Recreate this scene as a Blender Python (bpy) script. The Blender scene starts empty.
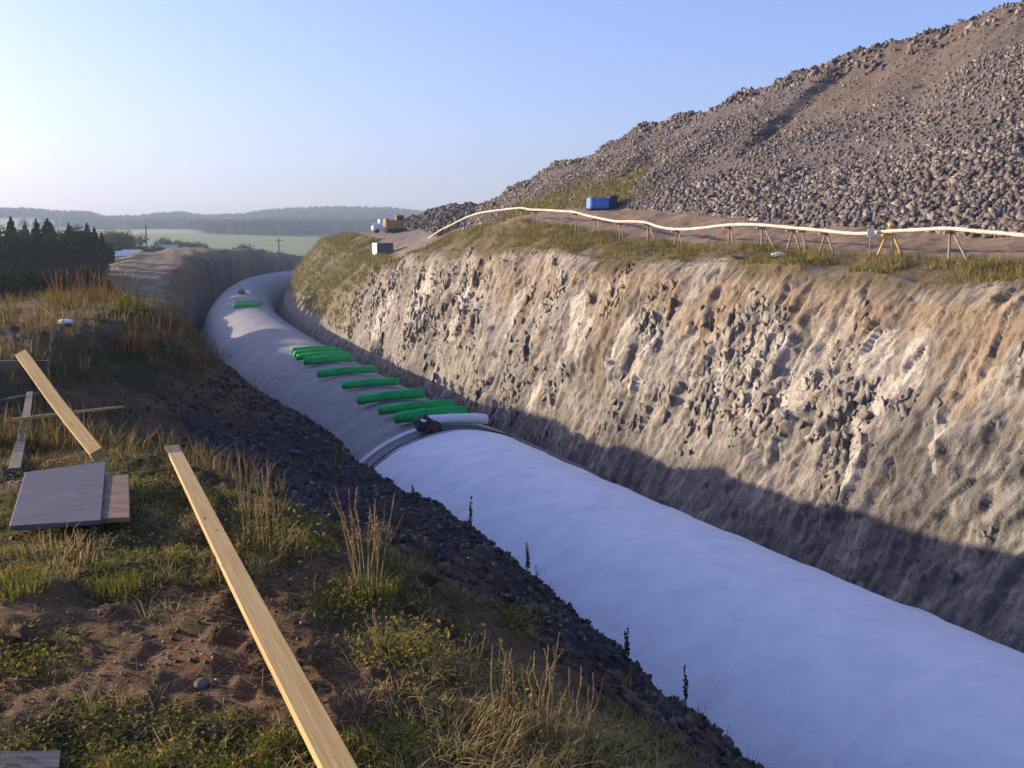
import bpy, bmesh, math, random
import numpy as np
from mathutils import Vector, Matrix
rng = np.random.default_rng(7)
random.seed(7)
SC = bpy.context.scene
COL = SC.collection
# ------------------------------------------------------------------ camera, sky, sun, exposure
F = 1000.0                     # focal length in pixels of a 1024 px wide picture
VH = 246.0                     # pixel row of eye level
PT = math.atan((384 - VH) / F)
cam = bpy.data.objects.new('camera', bpy.data.cameras.new('camera'))
COL.objects.link(cam)
cam.data.sensor_width = 36.0
cam.data.lens = 36.0 * F / 1024
cam.data.clip_start = 0.05
cam.data.clip_end = 9000
cam.rotation_euler = (math.pi / 2 - PT, 0, 0)
SC.camera = cam
SUN_EL = math.radians(12.8)
SUN_DIR = Vector((-math.cos(SUN_EL) * math.cos(math.radians(16)), math.cos(SUN_EL) * math.sin(math.radians(16)), math.sin(SUN_EL)))
w = bpy.data.worlds.new('World')
SC.world = w
w.use_nodes = True
nt = w.node_tree
sky = nt.nodes.new('ShaderNodeTexSky')
sky.sky_type = 'NISHITA'
sky.sun_disc = False
sky.sun_elevation = SUN_EL
sky.sun_rotation = math.atan2(SUN_DIR.x, SUN_DIR.y)
sky.air_density = 1.0
sky.dust_density = 2.4
sky.ozone_density = 2.5
bg = nt.nodes['Background']
bg.inputs['Strength'].default_value = 0.13
tint = nt.nodes.new('ShaderNodeMix'); tint.data_type = 'RGBA'; tint.blend_type = 'MULTIPLY'; tint.inputs[0].default_value = 1.0
tint.inputs[7].default_value = (1.0, .97, 1.41, 1)          # the camera's cool daylight balance
nt.links.new(sky.outputs[0], tint.inputs[6]); nt.links.new(tint.outputs[2], bg.inputs['Color'])
sl = bpy.data.lights.new('sun', 'SUN')
sl.energy = 5.0
sl.angle = math.radians(0.5)
sl.color = (1.0, 0.82, 0.56)
so = bpy.data.objects.new('sun', sl)
COL.objects.link(so)
so.rotation_euler = SUN_DIR.to_track_quat('Z', 'Y').to_euler()
SC.view_settings.view_transform = 'Standard'
SC.view_settings.look = 'None'
SC.view_settings.exposure = 0.9
SC.view_settings.gamma = 1.0
SC.cycles.volume_bounces = 0
SC.cycles.max_bounces = 6

# ------------------------------------------------------------------ numpy noise
def _h(ix, iy, iz, seed):
    n = (ix.astype(np.int64) * 374761393 + iy.astype(np.int64) * 668265263 + iz.astype(np.int64) * 2147483647 + seed * 974634599) & 0xffffffff
    n = ((n ^ (n >> 13)) * 1274126177) & 0xffffffff
    n = ((n ^ (n >> 16)) * 2246822519) & 0xffffffff
    n = n ^ (n >> 13)
    return (n & 0xffffff) / 16777215.0

def vnoise(p, seed=0):
    i = np.floor(p).astype(np.int64); f = p - i
    f = f * f * f * (f * (f * 6 - 15) + 10)
    x, y, z = i[:, 0], i[:, 1], i[:, 2]; fx, fy, fz = f[:, 0], f[:, 1], f[:, 2]
    def L(a, b, k): return a + (b - a) * k
    r = L(L(L(_h(x, y, z, seed), _h(x + 1, y, z, seed), fx), L(_h(x, y + 1, z, seed), _h(x + 1, y + 1, z, seed), fx), fy),
          L(L(_h(x, y, z + 1, seed), _h(x + 1, y, z + 1, seed), fx), L(_h(x, y + 1, z + 1, seed), _h(x + 1, y + 1, z + 1, seed), fx), fy), fz)
    return r * 2 - 1

def fbm(p, octv=4, seed=0, gain=.5):
    o = np.zeros(len(p)); a = 1.0; q = np.array(p, float); tot = 0
    c, s = math.cos(.6), math.sin(.6)
    for k in range(octv):
        o += a * vnoise(q, seed + k * 17); tot += a
        q = np.stack([c * q[:, 0] - s * q[:, 1], s * q[:, 0] + c * q[:, 1], q[:, 2]], 1) * 2.03 + 11.7
        a *= gain
    return o / tot * 1.6

def facets(p, seed, tilt=.6):
    """broken-rock relief: every voronoi cell is one tilted plane; returns relief and the gap to the next cell"""
    i = np.floor(p).astype(np.int64)
    b1 = np.full(len(p), 9e9); b2 = np.full(len(p), 9e9); val = np.zeros(len(p)); cid = np.zeros(len(p))
    for dx in (-1, 0, 1):
        for dy in (-1, 0, 1):
            for dz in (-1, 0, 1):
                c = i + np.array([dx, dy, dz])
                x, y, z = c[:, 0], c[:, 1], c[:, 2]
                fp = c + np.stack([_h(x, y, z, seed), _h(x, y, z, seed + 1), _h(x, y, z, seed + 2)], 1)
                d = p - fp
                r = (d * d).sum(1)
                n1 = r < b1
                b2 = np.where(n1, b1, np.minimum(b2, r))
                g = np.stack([_h(x, y, z, seed + 3), _h(x, y, z, seed + 4), _h(x, y, z, seed + 5)], 1) * 2 - 1
                v = (d * g).sum(1) * tilt * 2 + (_h(x, y, z, seed + 6) * 2 - 1)
                val = np.where(n1, v, val); cid = np.where(n1, _h(x, y, z, seed + 7), cid)
                b1 = np.where(n1, r, b1)
    return val, np.sqrt(b2) - np.sqrt(b1), cid

def sstep(a, b, x):
    k = np.clip((np.asarray(x, float) - a) / (b - a), 0, 1)
    return k * k * (3 - 2 * k)

# ------------------------------------------------------------------ tunnel axis (world metres, eye at the origin)
_kn = np.array([-40, 0, 64, 144, 215, 260, 320, 380, 420.])
_th = np.radians([-28.98, -21.98, -19.3, -14.93, -11, -5., 5., 12., 14.])
_t = np.arange(-120, 420, .5)
_hd = np.interp(_t, _kn, _th)
_ax = np.concatenate([[0], np.cumsum(np.sin((_hd[1:] + _hd[:-1]) / 2)) * .5])
_ay = np.concatenate([[0], np.cumsum(np.cos((_hd[1:] + _hd[:-1]) / 2)) * .5])
_ax = _ax - _ax[240] - 2.504
_ay = _ay - _ay[240] + 43.46

def W(t, s):
    h = np.interp(t, _t, _hd)
    return np.interp(t, _t, _ax) + s * np.cos(h), np.interp(t, _t, _ay) - s * np.sin(h)

def TS(x, y):
    x = np.asarray(x, float); y = np.asarray(y, float)
    t = np.clip(y - 43., -119, 419)
    for k in range(10):
        h = np.interp(t, _t, _hd); dx = x - np.interp(t, _t, _ax); dy = y - np.interp(t, _t, _ay)
        t = np.clip(t + dx * np.sin(h) + dy * np.cos(h), -119, 419)
    h = np.interp(t, _t, _hd); dx = x - np.interp(t, _t, _ax); dy = y - np.interp(t, _t, _ay)
    return t, dx * np.cos(h) - dy * np.sin(h)

R_T = 6.2          # outer radius of the tunnel lining
Z_C = -8.0         # crown level
Z_A = Z_C - R_T    # centre of the arch

# ------------------------------------------------------------------ left bank and plateau
BT = np.array([-130, -45, -36, -33.5, -31, -29, -26.5, -24, -21.5, -19.5, -10, 0, 12, 24, 40, 60, 80, 100, 120, 140, 165, 190, 215, 240, 270, 300, 330, 360, 390.])
B_CS = np.array([-14.5, -14.5, -14.8, -14.8, -15.1, -15.8, -17.2, -17.4, -15.6, -14.3, -13.6, -13.2, -13.0, -12.8, -12.4, -11.6, -11, -11, -11, -11.2, -11.8, -12.2, -12.4, -12.4, -12.2, -12, -12, -12, -12])
B_CZ = np.array([-1.65, -1.65, -1.65, -1.65, -1.7, -1.85, -2.1, -2.1, -1.75, -1.45, -1.5, -1.9, -2.6, -3.6, -5.2, -6.4, -6.7, -6.9, -6.3, -4.6, -3, -2.0, -1.2, -.9, -.8, -1.0, -2.4, -5, -9])
B_ES = np.array([-10, -10, -10, -10, -10, -10, -10, -10, -10, -10, -10, -9.8, -9.4, -9, -8.9, -8.8, -8.6, -8.6, -8.6, -8.6, -8.6, -8.4, -8.4, -8.4, -8.4, -8.4, -8.4, -8.4, -8.4])
B_EZ = np.array([-5.4, -5.4, -5.3, -5.1, -4.75, -4.45, -4.15, -4.1, -4.2, -4.3, -4.4, -5.0, -6.1, -7.4, -8.4, -8.8, -9, -9, -8.6, -7, -5.2, -4.2, -3.5, -3.6, -4, -4.5, -6, -8, -11])

def far_z(x, y):
    r = np.hypot(x, y); a = np.degrees(np.arctan2(x, y))
    ridge_u = np.array([-70, -45, -27.1, -25.6, -24.3, -22.7, -21.8, -20.3, -19.2, -18, -17, -16, -14.9, -13.8, -12, -9.8, -7, -4.7, 0, 20, 60])
    ridge_v = np.array([222, 217, 215, 214, 216, 216.5, 220.5, 219.5, 216.5, 215, 217.5, 216.5, 215.5, 211.5, 209, 208, 209, 213, 220, 224, 222.])
    zr = (VH - 6.5 - np.interp(a, ridge_u, ridge_v)) / 1000 * 2400
    k = sstep(1250, 2400, r)
    base = np.interp(r, [0, 330, 600, 800, 1100, 1400], [-14.5, -14.5, -9, -2, 9, 17])
    p = np.stack([x / 420, y / 420, 0 * x], 1)
    n = fbm(p, 3, 91)
    z = base + n * 2.5 * sstep(500, 1100, r) + k * (zr - 17) + n * 7 * k * (1 - k) * 3
    z = np.where(r > 2400, z - (r - 2400) * .05, z)
    return z

def _P(t, s):
    cs = np.interp(t, BT, B_CS); cz = np.interp(t, BT, B_CZ); es = np.interp(t, BT, B_ES); ez = np.interp(t, BT, B_EZ)
    top = cz + (np.minimum(cz + .35, -1.55) - cz) * sstep(0, 4, cs - s) * (t < -16)
    # flank falling away to the wood on the left
    sl_ = np.interp(t, [-130, -25, -19, -12, 0, 20, 60, 110, 150, 420], [-70, -24, -18.5, -16.5, -15, -15, -18, -20, -22, -26])
    top = top - np.clip((sl_ - s) * .36, 0, 11) * (cz > -20)
    sl1 = cz + (ez - cz) * np.clip((s - cs) / (es - cs), 0, 1)
    bs = -7.2
    sl2 = ez + (-15 - ez) * np.clip((s - es) / (bs - es), 0, 1)
    z = np.where(s < cs, top, np.where(s < es, sl1, sl2))
    return z

def H0(x, y):
    x = np.atleast_1d(np.asarray(x, float)); y = np.atleast_1d(np.asarray(y, float))
    t, s = TS(x, y)
    pj = np.stack([x, y, 0 * x], 1)
    s = np.where(s < -6.9, np.minimum(s + sstep(15, 70, t) * (fbm(pj / 7, 3, 51) * 1.5 + fbm(pj / 2.4, 2, 53) * .35), -6.9), s)
    d = .45
    z = (_P(t, s - d) + 2 * _P(t, s) + _P(t, s + d)) / 4
    r = np.hypot(x, y)
    hump = 0.75 * np.exp(-(((t + 21.5) / 4.) ** 2 + ((s + 22.5) / 3.2) ** 2))  # unseen rise left of the view, added to shade the gully
    z = z + hump
    fz = far_z(x, y) - 1.0
    k = sstep(385, 415, r) + sstep(372, 400, t) * (r < 415)
    k = np.clip(k, 0, 1)
    z = z * (1 - k) + np.minimum(fz, -14.5) * k
    return z

def ground_noise(x, y, z, t, s):
    p = np.stack([x, y, 0 * x], 1)
    r = np.hypot(x, y)
    crest = np.interp(t, BT, B_CS)
    slope = sstep(-1.0, .6, s - crest)
    n = fbm(p / 2.3, 3, 5) * .07 * (1 + 1.2 * slope) + fbm(p / .45, 3, 9) * (.03 + .05 * slope)
    n = n + fbm(p / .09, 2, 13) * (.02 + .012 * slope) * (r < 25) + fbm(p / .2, 2, 15) * .009 * (r < 25)
    n = n + (fbm(p / 13., 4, 21) * .75 + fbm(p / 2.6, 3, 23) * .22) * sstep(18, 60, r)
    # keep the ground calm where the boards lie
    return n

def H(x, y):
    x = np.atleast_1d(np.asarray(x, float)); y = np.atleast_1d(np.asarray(y, float))
    z = H0(x, y); t, s = TS(x, y)
    return z + ground_noise(x, y, z, t, s)

def ray(u, v):
    a = (u - 512) / F; b = (384 - v) / F
    return np.array([a, math.cos(PT) + b * math.sin(PT), -math.sin(PT) + b * math.cos(PT)])

def hit(u, v, kmax=120, dz=0.0):
    """the place on the left ground surveyed from the photograph"""
    r = ray(u, v); k = np.concatenate([np.linspace(1.2, 20, 1600), np.linspace(20.02, kmax, 3000)])
    z = H(r[0] * k, r[1] * k) + dz
    i = np.argmax(r[2] * k < z)
    return Vector((r[0] * k[i], r[1] * k[i], float(z[i] - dz)))

def on_z(u, v, z):
    r = ray(u, v); k = z / r[2]
    return Vector((r[0] * k, r[1] * k, z))

# ------------------------------------------------------------------ mesh + tagging helpers
def tagit(o, label=None, cat=None, group=None, kind=None):
    if label: o['label'] = label
    if cat: o['category'] = cat
    if group: o['group'] = group
    if kind: o['kind'] = kind
    return o

def link(name, me, mat=None, parent=None):
    o = bpy.data.objects.new(name, me)
    COL.objects.link(o)
    if mat and not me.materials: me.materials.append(mat)
    if parent: o.parent = parent
    return o

def np_mesh(name, v, f, attrs=None, smooth=False, vcols=None):
    me = bpy.data.meshes.new(name)
    v = np.asarray(v, np.float32); f = np.asarray(f, np.int32)
    k = f.shape[1]
    me.vertices.add(len(v)); me.vertices.foreach_set('co', v.ravel())
    me.loops.add(f.size); me.loops.foreach_set('vertex_index', f.ravel())
    me.polygons.add(len(f))
    me.polygons.foreach_set('loop_start', np.arange(0, f.size, k, dtype=np.int32))
    me.polygons.foreach_set('loop_total', np.full(len(f), k, np.int32))
    if smooth: me.polygons.foreach_set('use_smooth', np.ones(len(f), bool))
    for n, a in (attrs or {}).items():
        at = me.attributes.new(n, 'FLOAT', 'POINT'); at.data.foreach_set('value', np.asarray(a, np.float32))
    me.update(calc_edges=True)
    return me

def grid_faces(nr, nc, wrap=False):
    r = np.arange(nr - 1)[:, None]; c = np.arange(nc if wrap else nc - 1)[None, :]
    a = r * nc + c; b = r * nc + (c + 1) % nc
    return np.stack([a, b, b + nc, a + nc], -1).reshape(-1, 4)

class MB:
    """collects simple solids into one mesh"""
    def __init__(s): s.v = []; s.f = []
    def add(s, vs, fs):
        n = len(s.v); s.v += [tuple(map(float, q)) for q in vs]; s.f += [tuple(i + n for i in q) for q in fs]
    def box(s, c, size, rot=None, bev=0.0):
        hx, hy, hz = [q / 2 for q in size]
        bm = bmesh.new(); bmesh.ops.create_cube(bm, size=1)
        for q in bm.verts: q.co = Vector((q.co.x * size[0], q.co.y * size[1], q.co.z * size[2]))
        if bev: bmesh.ops.bevel(bm, geom=bm.edges[:], offset=bev, segments=1, affect='EDGES')
        M = Matrix.Translation(Vector(c)) @ (rot.to_4x4() if rot else Matrix())
        bm.verts.index_update()
        s.add([M @ q.co for q in bm.verts], [[q.index for q in p.verts] for p in bm.faces]); bm.free()
    def tube(s, pts, rad, n=6, cap=True):
        pts = [Vector(p) for p in pts]; rad = rad if hasattr(rad, '__len__') else [rad] * len(pts)
        base = len(s.v); N = len(pts)
        tan0 = (pts[1] - pts[0]).normalized(); up = Vector((0, 0, 1)) if abs(tan0.z) < .9 else Vector((1, 0, 0))
        for i, p in enumerate(pts):
            d = (pts[min(i + 1, N - 1)] - pts[max(i - 1, 0)]).normalized()
            a = d.cross(up).normalized(); b = a.cross(d)
            for k in range(n):
                q = p + (a * math.cos(2 * math.pi * k / n) + b * math.sin(2 * math.pi * k / n)) * rad[i]
                s.v.append(tuple(q))
        for i in range(N - 1):
            for k in range(n):
                s.f.append((base + i * n + k, base + i * n + (k + 1) % n, base + (i + 1) * n + (k + 1) % n, base + (i + 1) * n + k))
        if cap:
            s.f.append(tuple(base + k for k in range(n))[::-1]); s.f.append(tuple(base + (N - 1) * n + k for k in range(n)))
    def bar(s, a, b, wd, ht, up=(0, 0, 1)):
        a = Vector(a); b = Vector(b); d = (b - a); x = d.normalized(); y = Vector(up).cross(x).normalized(); z = x.cross(y)
        s.box((a + b) / 2, (d.length, wd, ht), Matrix((x, y, z)).transposed())
    def mesh(s, name, smooth=False):
        me = bpy.data.meshes.new(name); me.from_pydata(s.v, [], s.f); me.update()
        if smooth: me.polygons.foreach_set('use_smooth', [True] * len(me.polygons))
        return me
    def build(s, name, mat, parent=None, smooth=False):
        return link(name, s.mesh(name, smooth), mat, parent)

def empty(name, loc, label, cat, group=None, rz=0):
    o = bpy.data.objects.new(name, None); COL.objects.link(o); o.location = loc; o.rotation_euler.z = rz
    o.empty_display_size = .2
    return tagit(o, label, cat, group)

def copy_tree(o, parent=None, children=None):
    c = o.copy(); COL.objects.link(c); c.parent = parent
    for ch in o.children: copy_tree(ch, c)
    return c

# ------------------------------------------------------------------ material helpers
class Mat:
    def __init__(s, name, rough=.9):
        s.m = bpy.data.materials.new(name); s.m.use_nodes = True
        s.n = s.m.node_tree.nodes; s.l = s.m.node_tree.links
        s.b = s.n['Principled BSDF']; s.b.inputs['Roughness'].default_value = rough
        s.b.inputs['Specular IOR Level'].default_value = .25
        s._tc = None
    def tc(s, scale=(1, 1, 1), rot=(0, 0, 0), which='Object'):
        if not s._tc: s._tc = s.n.new('ShaderNodeTexCoord')
        mp = s.n.new('ShaderNodeMapping'); s.l.new(s._tc.outputs[which], mp.inputs[0])
        mp.inputs['Scale'].default_value = scale; mp.inputs['Rotation'].default_value = rot
        return mp.outputs[0]
    def noise(s, scale=1, det=6, rough=.6, vec=None, dist=0):
        n = s.n.new('ShaderNodeTexNoise'); n.inputs['Scale'].default_value = scale; n.inputs['Detail'].default_value = det
        n.inputs['Roughness'].default_value = rough; n.inputs['Distortion'].default_value = dist
        s.l.new(vec if vec is not None else s.tc(), n.inputs['Vector']); return n.outputs['Fac']
    def vor(s, scale=1, vec=None, out='Color', feature='F1'):
        n = s.n.new('ShaderNodeTexVoronoi'); n.inputs['Scale'].default_value = scale; n.feature = feature
        s.l.new(vec if vec is not None else s.tc(), n.inputs['Vector']); return n.outputs[out]
    def attr(s, name):
        n = s.n.new('ShaderNodeAttribute'); n.attribute_name = name; return n.outputs['Fac']
    def ramp(s, x, a, b):
        n = s.n.new('ShaderNodeMapRange'); n.interpolation_type = 'SMOOTHSTEP'
        n.inputs['From Min'].default_value = a; n.inputs['From Max'].default_value = b
        s.l.new(x, n.inputs['Value']); return n.outputs['Result']
    def math(s, op, a, b):
        n = s.n.new('ShaderNodeMath'); n.operation = op
        for i, q in enumerate((a, b)):
            if isinstance(q, (int, float)): n.inputs[i].default_value = q
            else: s.l.new(q, n.inputs[i])
        return n.outputs[0]
    def mix(s, f, a, b, mode='MIX'):
        n = s.n.new('ShaderNodeMix'); n.data_type = 'RGBA'; n.blend_type = mode
        for i, q in ((0, f), (6, a), (7, b)):
            if isinstance(q, (int, float)): n.inputs[i].default_value = q
            elif isinstance(q, tuple): n.inputs[i].default_value = (*q, 1)
            else: s.l.new(q, n.inputs[i])
        return n.outputs[2]
    def bump(s, h, strength=.5, dist=.05):
        n = s.n.new('ShaderNodeBump'); n.inputs['Strength'].default_value = strength; n.inputs['Distance'].default_value = dist
        s.l.new(h, n.inputs['Height'])
        s.l.new(n.outputs[0], s.b.inputs['Normal']); return s
    def col(s, c):
        if isinstance(c, tuple): s.b.inputs['Base Color'].default_value = (*c, 1)
        else: s.l.new(c, s.b.inputs['Base Color'])
        return s
    def leafy(s, c, trans=.35):
        """thin leaf: light passes through it"""
        d = s.n.new('ShaderNodeBsdfDiffuse'); t = s.n.new('ShaderNodeBsdfTranslucent'); x = s.n.new('ShaderNodeMixShader')
        x.inputs[0].default_value = trans
        for q in (d, t):
            if isinstance(c, tuple): q.inputs['Color'].default_value = (*c, 1)
            else: s.l.new(c, q.inputs['Color'])
        s.l.new(d.outputs[0], x.inputs[1]); s.l.new(t.outputs[0], x.inputs[2])
        s.l.new(x.outputs[0], s.n['Material Output'].inputs['Surface'])
        return s

def plain(name, c, rough=.7, var=.25, scale=6, metal=0):
    m = Mat(name, rough)
    a = tuple(q * (1 - var) for q in c); b = tuple(min(1, q * (1 + var)) for q in c)
    m.col(m.mix(m.ramp(m.noise(scale, 5), .3, .7), a, b))
    m.b.inputs['Metallic'].default_value = metal
    m.bump(m.noise(scale * 6, 4), .25, .01)
    return m.m

# ground: brown soil, dark shale slope, pale far track
g = Mat('soil', .95)
n1 = g.noise(1.2, 8, .65); n2 = g.noise(14, 6, .7); n3 = g.noise(60, 4, .7)
soil = g.mix(g.ramp(n1, .35, .65), (.115, .052, .021), (.245, .128, .058))
soil = g.mix(g.ramp(n2, .45, .72), soil, (.27, .165, .09))
soil = g.mix(g.ramp(n3, .55, .75), soil, (.07, .05, .04))
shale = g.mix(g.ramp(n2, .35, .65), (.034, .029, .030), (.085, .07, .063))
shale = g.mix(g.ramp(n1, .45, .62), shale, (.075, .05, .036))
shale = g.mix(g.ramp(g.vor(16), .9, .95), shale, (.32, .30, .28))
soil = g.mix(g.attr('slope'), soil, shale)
moss = g.mix(g.ramp(n2, .3, .7), (.035, .040, .012), (.10, .085, .03))
soil = g.mix(g.attr('veg'), soil, moss)
tan_ = g.mix(g.ramp(g.noise(.35, 8, .7), .35, .65), (.14, .095, .06), (.27, .195, .125))
soil = g.mix(g.attr('track'), soil, tan_)
g.col(soil); g.bump(g.math('ADD', n2, n3), .9, .05)
M_SOIL = g.m

g = Mat('cut_rock', .9)
cx = g.n.new('ShaderNodeCombineXYZ'); g.l.new(g.attr('strat'), cx.inputs[0]); g.l.new(g.math('MULTIPLY', g.attr('lift'), .48), cx.inputs[1]); st = cx.outputs[0]
n1 = g.noise(.35, 8, .65); n2 = g.noise(2.2, 8, .7, st, .4); n3 = g.noise(11, 6, .7)
stk = g.noise(1.6, 7, .7, st, .3)
cv = g.vor(2.6, st); cv2 = g.vor(7, st)
rock = g.mix(g.ramp(n2, .32, .68), (0.135, 0.121, 0.106), (0.248, 0.223, 0.197))
rock = g.mix(g.ramp(cv2, .2, .9), rock, g.mix(.5, rock, (0.338, 0.294, 0.241)))
rock = g.mix(g.math('MULTIPLY', g.ramp(n1, .5, .7), .7), rock, (0.128, 0.116, 0.107))
rock = g.mix(g.ramp(g.math('ADD', g.attr('ochre'), g.math('MULTIPLY', g.math('SUBTRACT', n2, .5), 1.2)), .35, .8), rock, g.mix(g.ramp(n3, .3, .7), (0.176, 0.127, 0.084), (0.271, 0.207, 0.144)))
rock = g.mix(g.ramp(g.math('ADD', g.attr('grey'), g.math('MULTIPLY', g.math('SUBTRACT', n2, .5), .7)), .35, .75), rock, g.mix(g.ramp(n3, .3, .7), (0.095, 0.089, 0.083), (0.168, 0.155, 0.143)))  # grey lower rock, its colour also darkened for the trench shadow
rock = g.mix(g.math('MULTIPLY', g.ramp(n3, .6, .75), .55), rock, (0.094, 0.077, 0.064))
rock = g.mix(g.math('MULTIPLY', g.ramp(stk, .5, .72), .45), rock, (0.311, 0.274, 0.228))
rock = g.mix(g.math('MULTIPLY', g.ramp(stk, .45, .3), .5), rock, (0.090, 0.074, 0.061))
rock = g.mix(g.math('MULTIPLY', g.ramp(g.attr('cell'), .5, .8), .42), rock, (0.423, 0.373, 0.310))
rock = g.mix(g.math('MULTIPLY', g.ramp(g.attr('cell'), .5, .2), .5), rock, (0.093, 0.074, 0.059))
rock = g.mix(g.ramp(g.math('ADD', g.attr('pale'), g.math('MULTIPLY', g.math('SUBTRACT', g.math('ADD', n3, stk), 1.0), 1.1)), .36, .64), rock, g.mix(g.ramp(n2, .3, .7), (0.334, 0.293, 0.242), (0.471, 0.428, 0.374)))
rock = g.mix(g.attr('stain'), rock, (0.157, 0.066, 0.038))
turf = g.mix(g.ramp(n3, .3, .7), (0.078, 0.062, 0.035), (0.150, 0.116, 0.064))
rock = g.mix(g.attr('turf'), rock, turf)
vd = g.vor(4, st, 'Distance'); vd2 = g.vor(11, st, 'Distance')
g.col(rock); g.bump(g.math('ADD', g.math('ADD', vd, g.math('MULTIPLY', vd2, .5)), g.math('ADD', g.math('MULTIPLY', n2, .8), n3)), .8, .06)
M_ROCK = g.m

g = Mat('berm_soil', .95)
n1 = g.noise(.5, 7, .65); n2 = g.noise(5, 6, .7); n3 = g.noise(25, 4, .7)
c = g.mix(g.ramp(n1, .35, .65), (.19, .125, .075), (.275, .19, .12))
c = g.mix(g.ramp(n2, .45, .7), c, (.310, .241, .176))
turf = g.mix(g.ramp(n2, .35, .65), (.085, .075, .03), (.175, .115, .06))
c = g.mix(g.ramp(g.math('ADD', g.attr('turf'), g.math('MULTIPLY', g.math('SUBTRACT', n2, .5), .9)), .35, .65), c, turf)
c = g.mix(g.attr('gravel'), c, (.17, .15, .145))
g.col(c); g.bump(g.math('ADD', n2, n3), .7, .08)
M_BERM = g.m

g = Mat('spoil_soil', .95)
n1 = g.noise(.3, 8, .65); n2 = g.noise(3, 8, .75); n3 = g.noise(16, 5, .7)
c = g.mix(g.ramp(n2, .3, .7), (.103, .086, .082), (.189, .163, .150))
c = g.mix(g.math('MULTIPLY', g.ramp(n3, .55, .75), .6), c, (.36, .32, .30))
fine = g.mix(g.ramp(n2, .3, .7), (.129, .099, .077), (.215, .168, .133))
c = g.mix(g.attr('fine'), c, fine)
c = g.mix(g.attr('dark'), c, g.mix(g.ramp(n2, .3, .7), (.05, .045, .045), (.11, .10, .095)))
c = g.mix(g.attr('turf'), c, g.mix(g.ramp(n3, .3, .7), (.09, .085, .03), (.18, .15, .06)))
g.col(c); g.bump(g.math('ADD', n2, n3), .8, .15)
M_SPOIL = g.m

def rubble_mat(name, a, b, c3):
    g = Mat(name, .85)
    t = g.attr('tint')
    c = g.mix(g.ramp(t, 0, .75), a, b); c = g.mix(g.ramp(t, .8, 1.0), c, c3)
    c = g.mix(g.math('MULTIPLY', g.ramp(g.noise(9, 5, .7), .5, .7), .5), c, g.mix(.5, c, (.05, .045, .045)))
    g.col(c); g.bump(g.noise(22, 4), .5, .03)
    return g.m
M_RUB = rubble_mat('spoil_stone', (.088, .073, .067), (.185, .155, .14), (.32, .27, .235))
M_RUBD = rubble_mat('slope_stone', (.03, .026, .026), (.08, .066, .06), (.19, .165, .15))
M_PEB = rubble_mat('pebble_stone', (.085, .045, .022), (.22, .125, .065), (.36, .27, .19))

g = Mat('fleece', .85)
n1 = g.noise(1.1, 5, .6); n2 = g.noise(130, 3, .7); n3 = g.noise(9, 5, .6, g.tc((.25, 1, 1)))
c = g.mix(g.ramp(n1, .35, .7), (.74, .755, .78), (.66, .675, .70))
c = g.mix(g.math('MULTIPLY', g.ramp(n3, .62, .85), .5), c, (.50, .49, .48))
g.col(c); g.bump(g.math('ADD', g.math('MULTIPLY', n2, .25), g.math('ADD', g.math('MULTIPLY', n1, 2), g.math('MULTIPLY', g.noise(2.2, 5, .65, None, 1.2), 1.6))), .45, .03)
g.b.inputs['Sheen Weight'].default_value = .1
M_FLEECE = g.m
g = Mat('lining', .75)
n1 = g.noise(.6, 7, .65); n2 = g.noise(6, 6, .7, None, .6); n3 = g.noise(40, 4, .7)
c = g.mix(g.ramp(n1, .35, .65), (0.205, 0.201, 0.205), (0.271, 0.262, 0.262))
c = g.mix(g.math('MULTIPLY', g.ramp(n2, .5, .75), .8), c, (0.353, 0.344, 0.336))
c = g.mix(g.math('MULTIPLY', g.ramp(g.noise(1.6, 7, .7, None, 1.4), .52, .7), .7), c, (0.139, 0.139, 0.143))
g.col(c); g.bump(g.math('ADD', n2, n3), .6, .05)
M_LINING = g.m
M_BLACK = plain('black_sheet', (.03, .031, .036), .5, .3, 4)
M_JOINT = plain('dark_membrane', (.085, .09, .11), .55, .3, 3)
M_BANDP = plain('pale_band', (.48, .48, .50), .6, .12, 3)
g = Mat('green_fleece', .8)
c = g.mix(g.ramp(g.noise(3, 5, .6, g.tc((.3, 1, 1))), .3, .7), (.012, .31, .065), (.03, .50, .13))
g.col(c); g.bump(g.noise(30, 4, .6, g.tc((.15, 1, 1))), .5, .02)
M_GREEN = g.m
M_WROLL = plain('white_roll', (.74, .75, .78), .7, .06, 4)
M_RED = plain('dull_red', (.16, .035, .03), .5, .3, 5)
g = Mat('pine_board', .7)
gr = g.noise(3, 8, .7, g.tc((.6, 22, 22)), .5)
n2 = g.noise(2.2, 4, .6); kn = g.vor(2.3, g.tc((1, 5, 5)), 'Distance')
c = g.mix(g.ramp(gr, .3, .7), (.36, .225, .075), (.52, .365, .15))
c = g.mix(g.math('MULTIPLY', g.ramp(n2, .5, .75), .4), c, (.44, .30, .15))
c = g.mix(g.ramp(kn, .1, .04), c, (.25, .13, .05))
g.col(c); g.bump(gr, .3, .006)
M_PINE = g.m
g = Mat('weathered_board', .85)
gr = g.noise(3, 8, .7, g.tc((.6, 20, 20)), .5)
c = g.mix(g.ramp(gr, .3, .7), (.09, .075, .065), (.20, .17, .145))
g.col(c); g.bump(gr, .4, .006)
M_GREYW = g.m
g = Mat('shutter_panel', .6)
gr = g.noise(3, 8, .7, g.tc((1.2, 14, 14)), .5); n2 = g.noise(3.2, 7, .7)
c = g.mix(g.ramp(gr, .3, .7), (.065, .06, .07), (.13, .12, .125))
c = g.mix(g.math('MULTIPLY', g.ramp(n2, .5, .68), .8), c, (.19, .115, .07))
g.col(c); g.bump(gr, .2, .004); g.b.inputs['Specular IOR Level'].default_value = .3
M_PANEL = g.m
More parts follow.
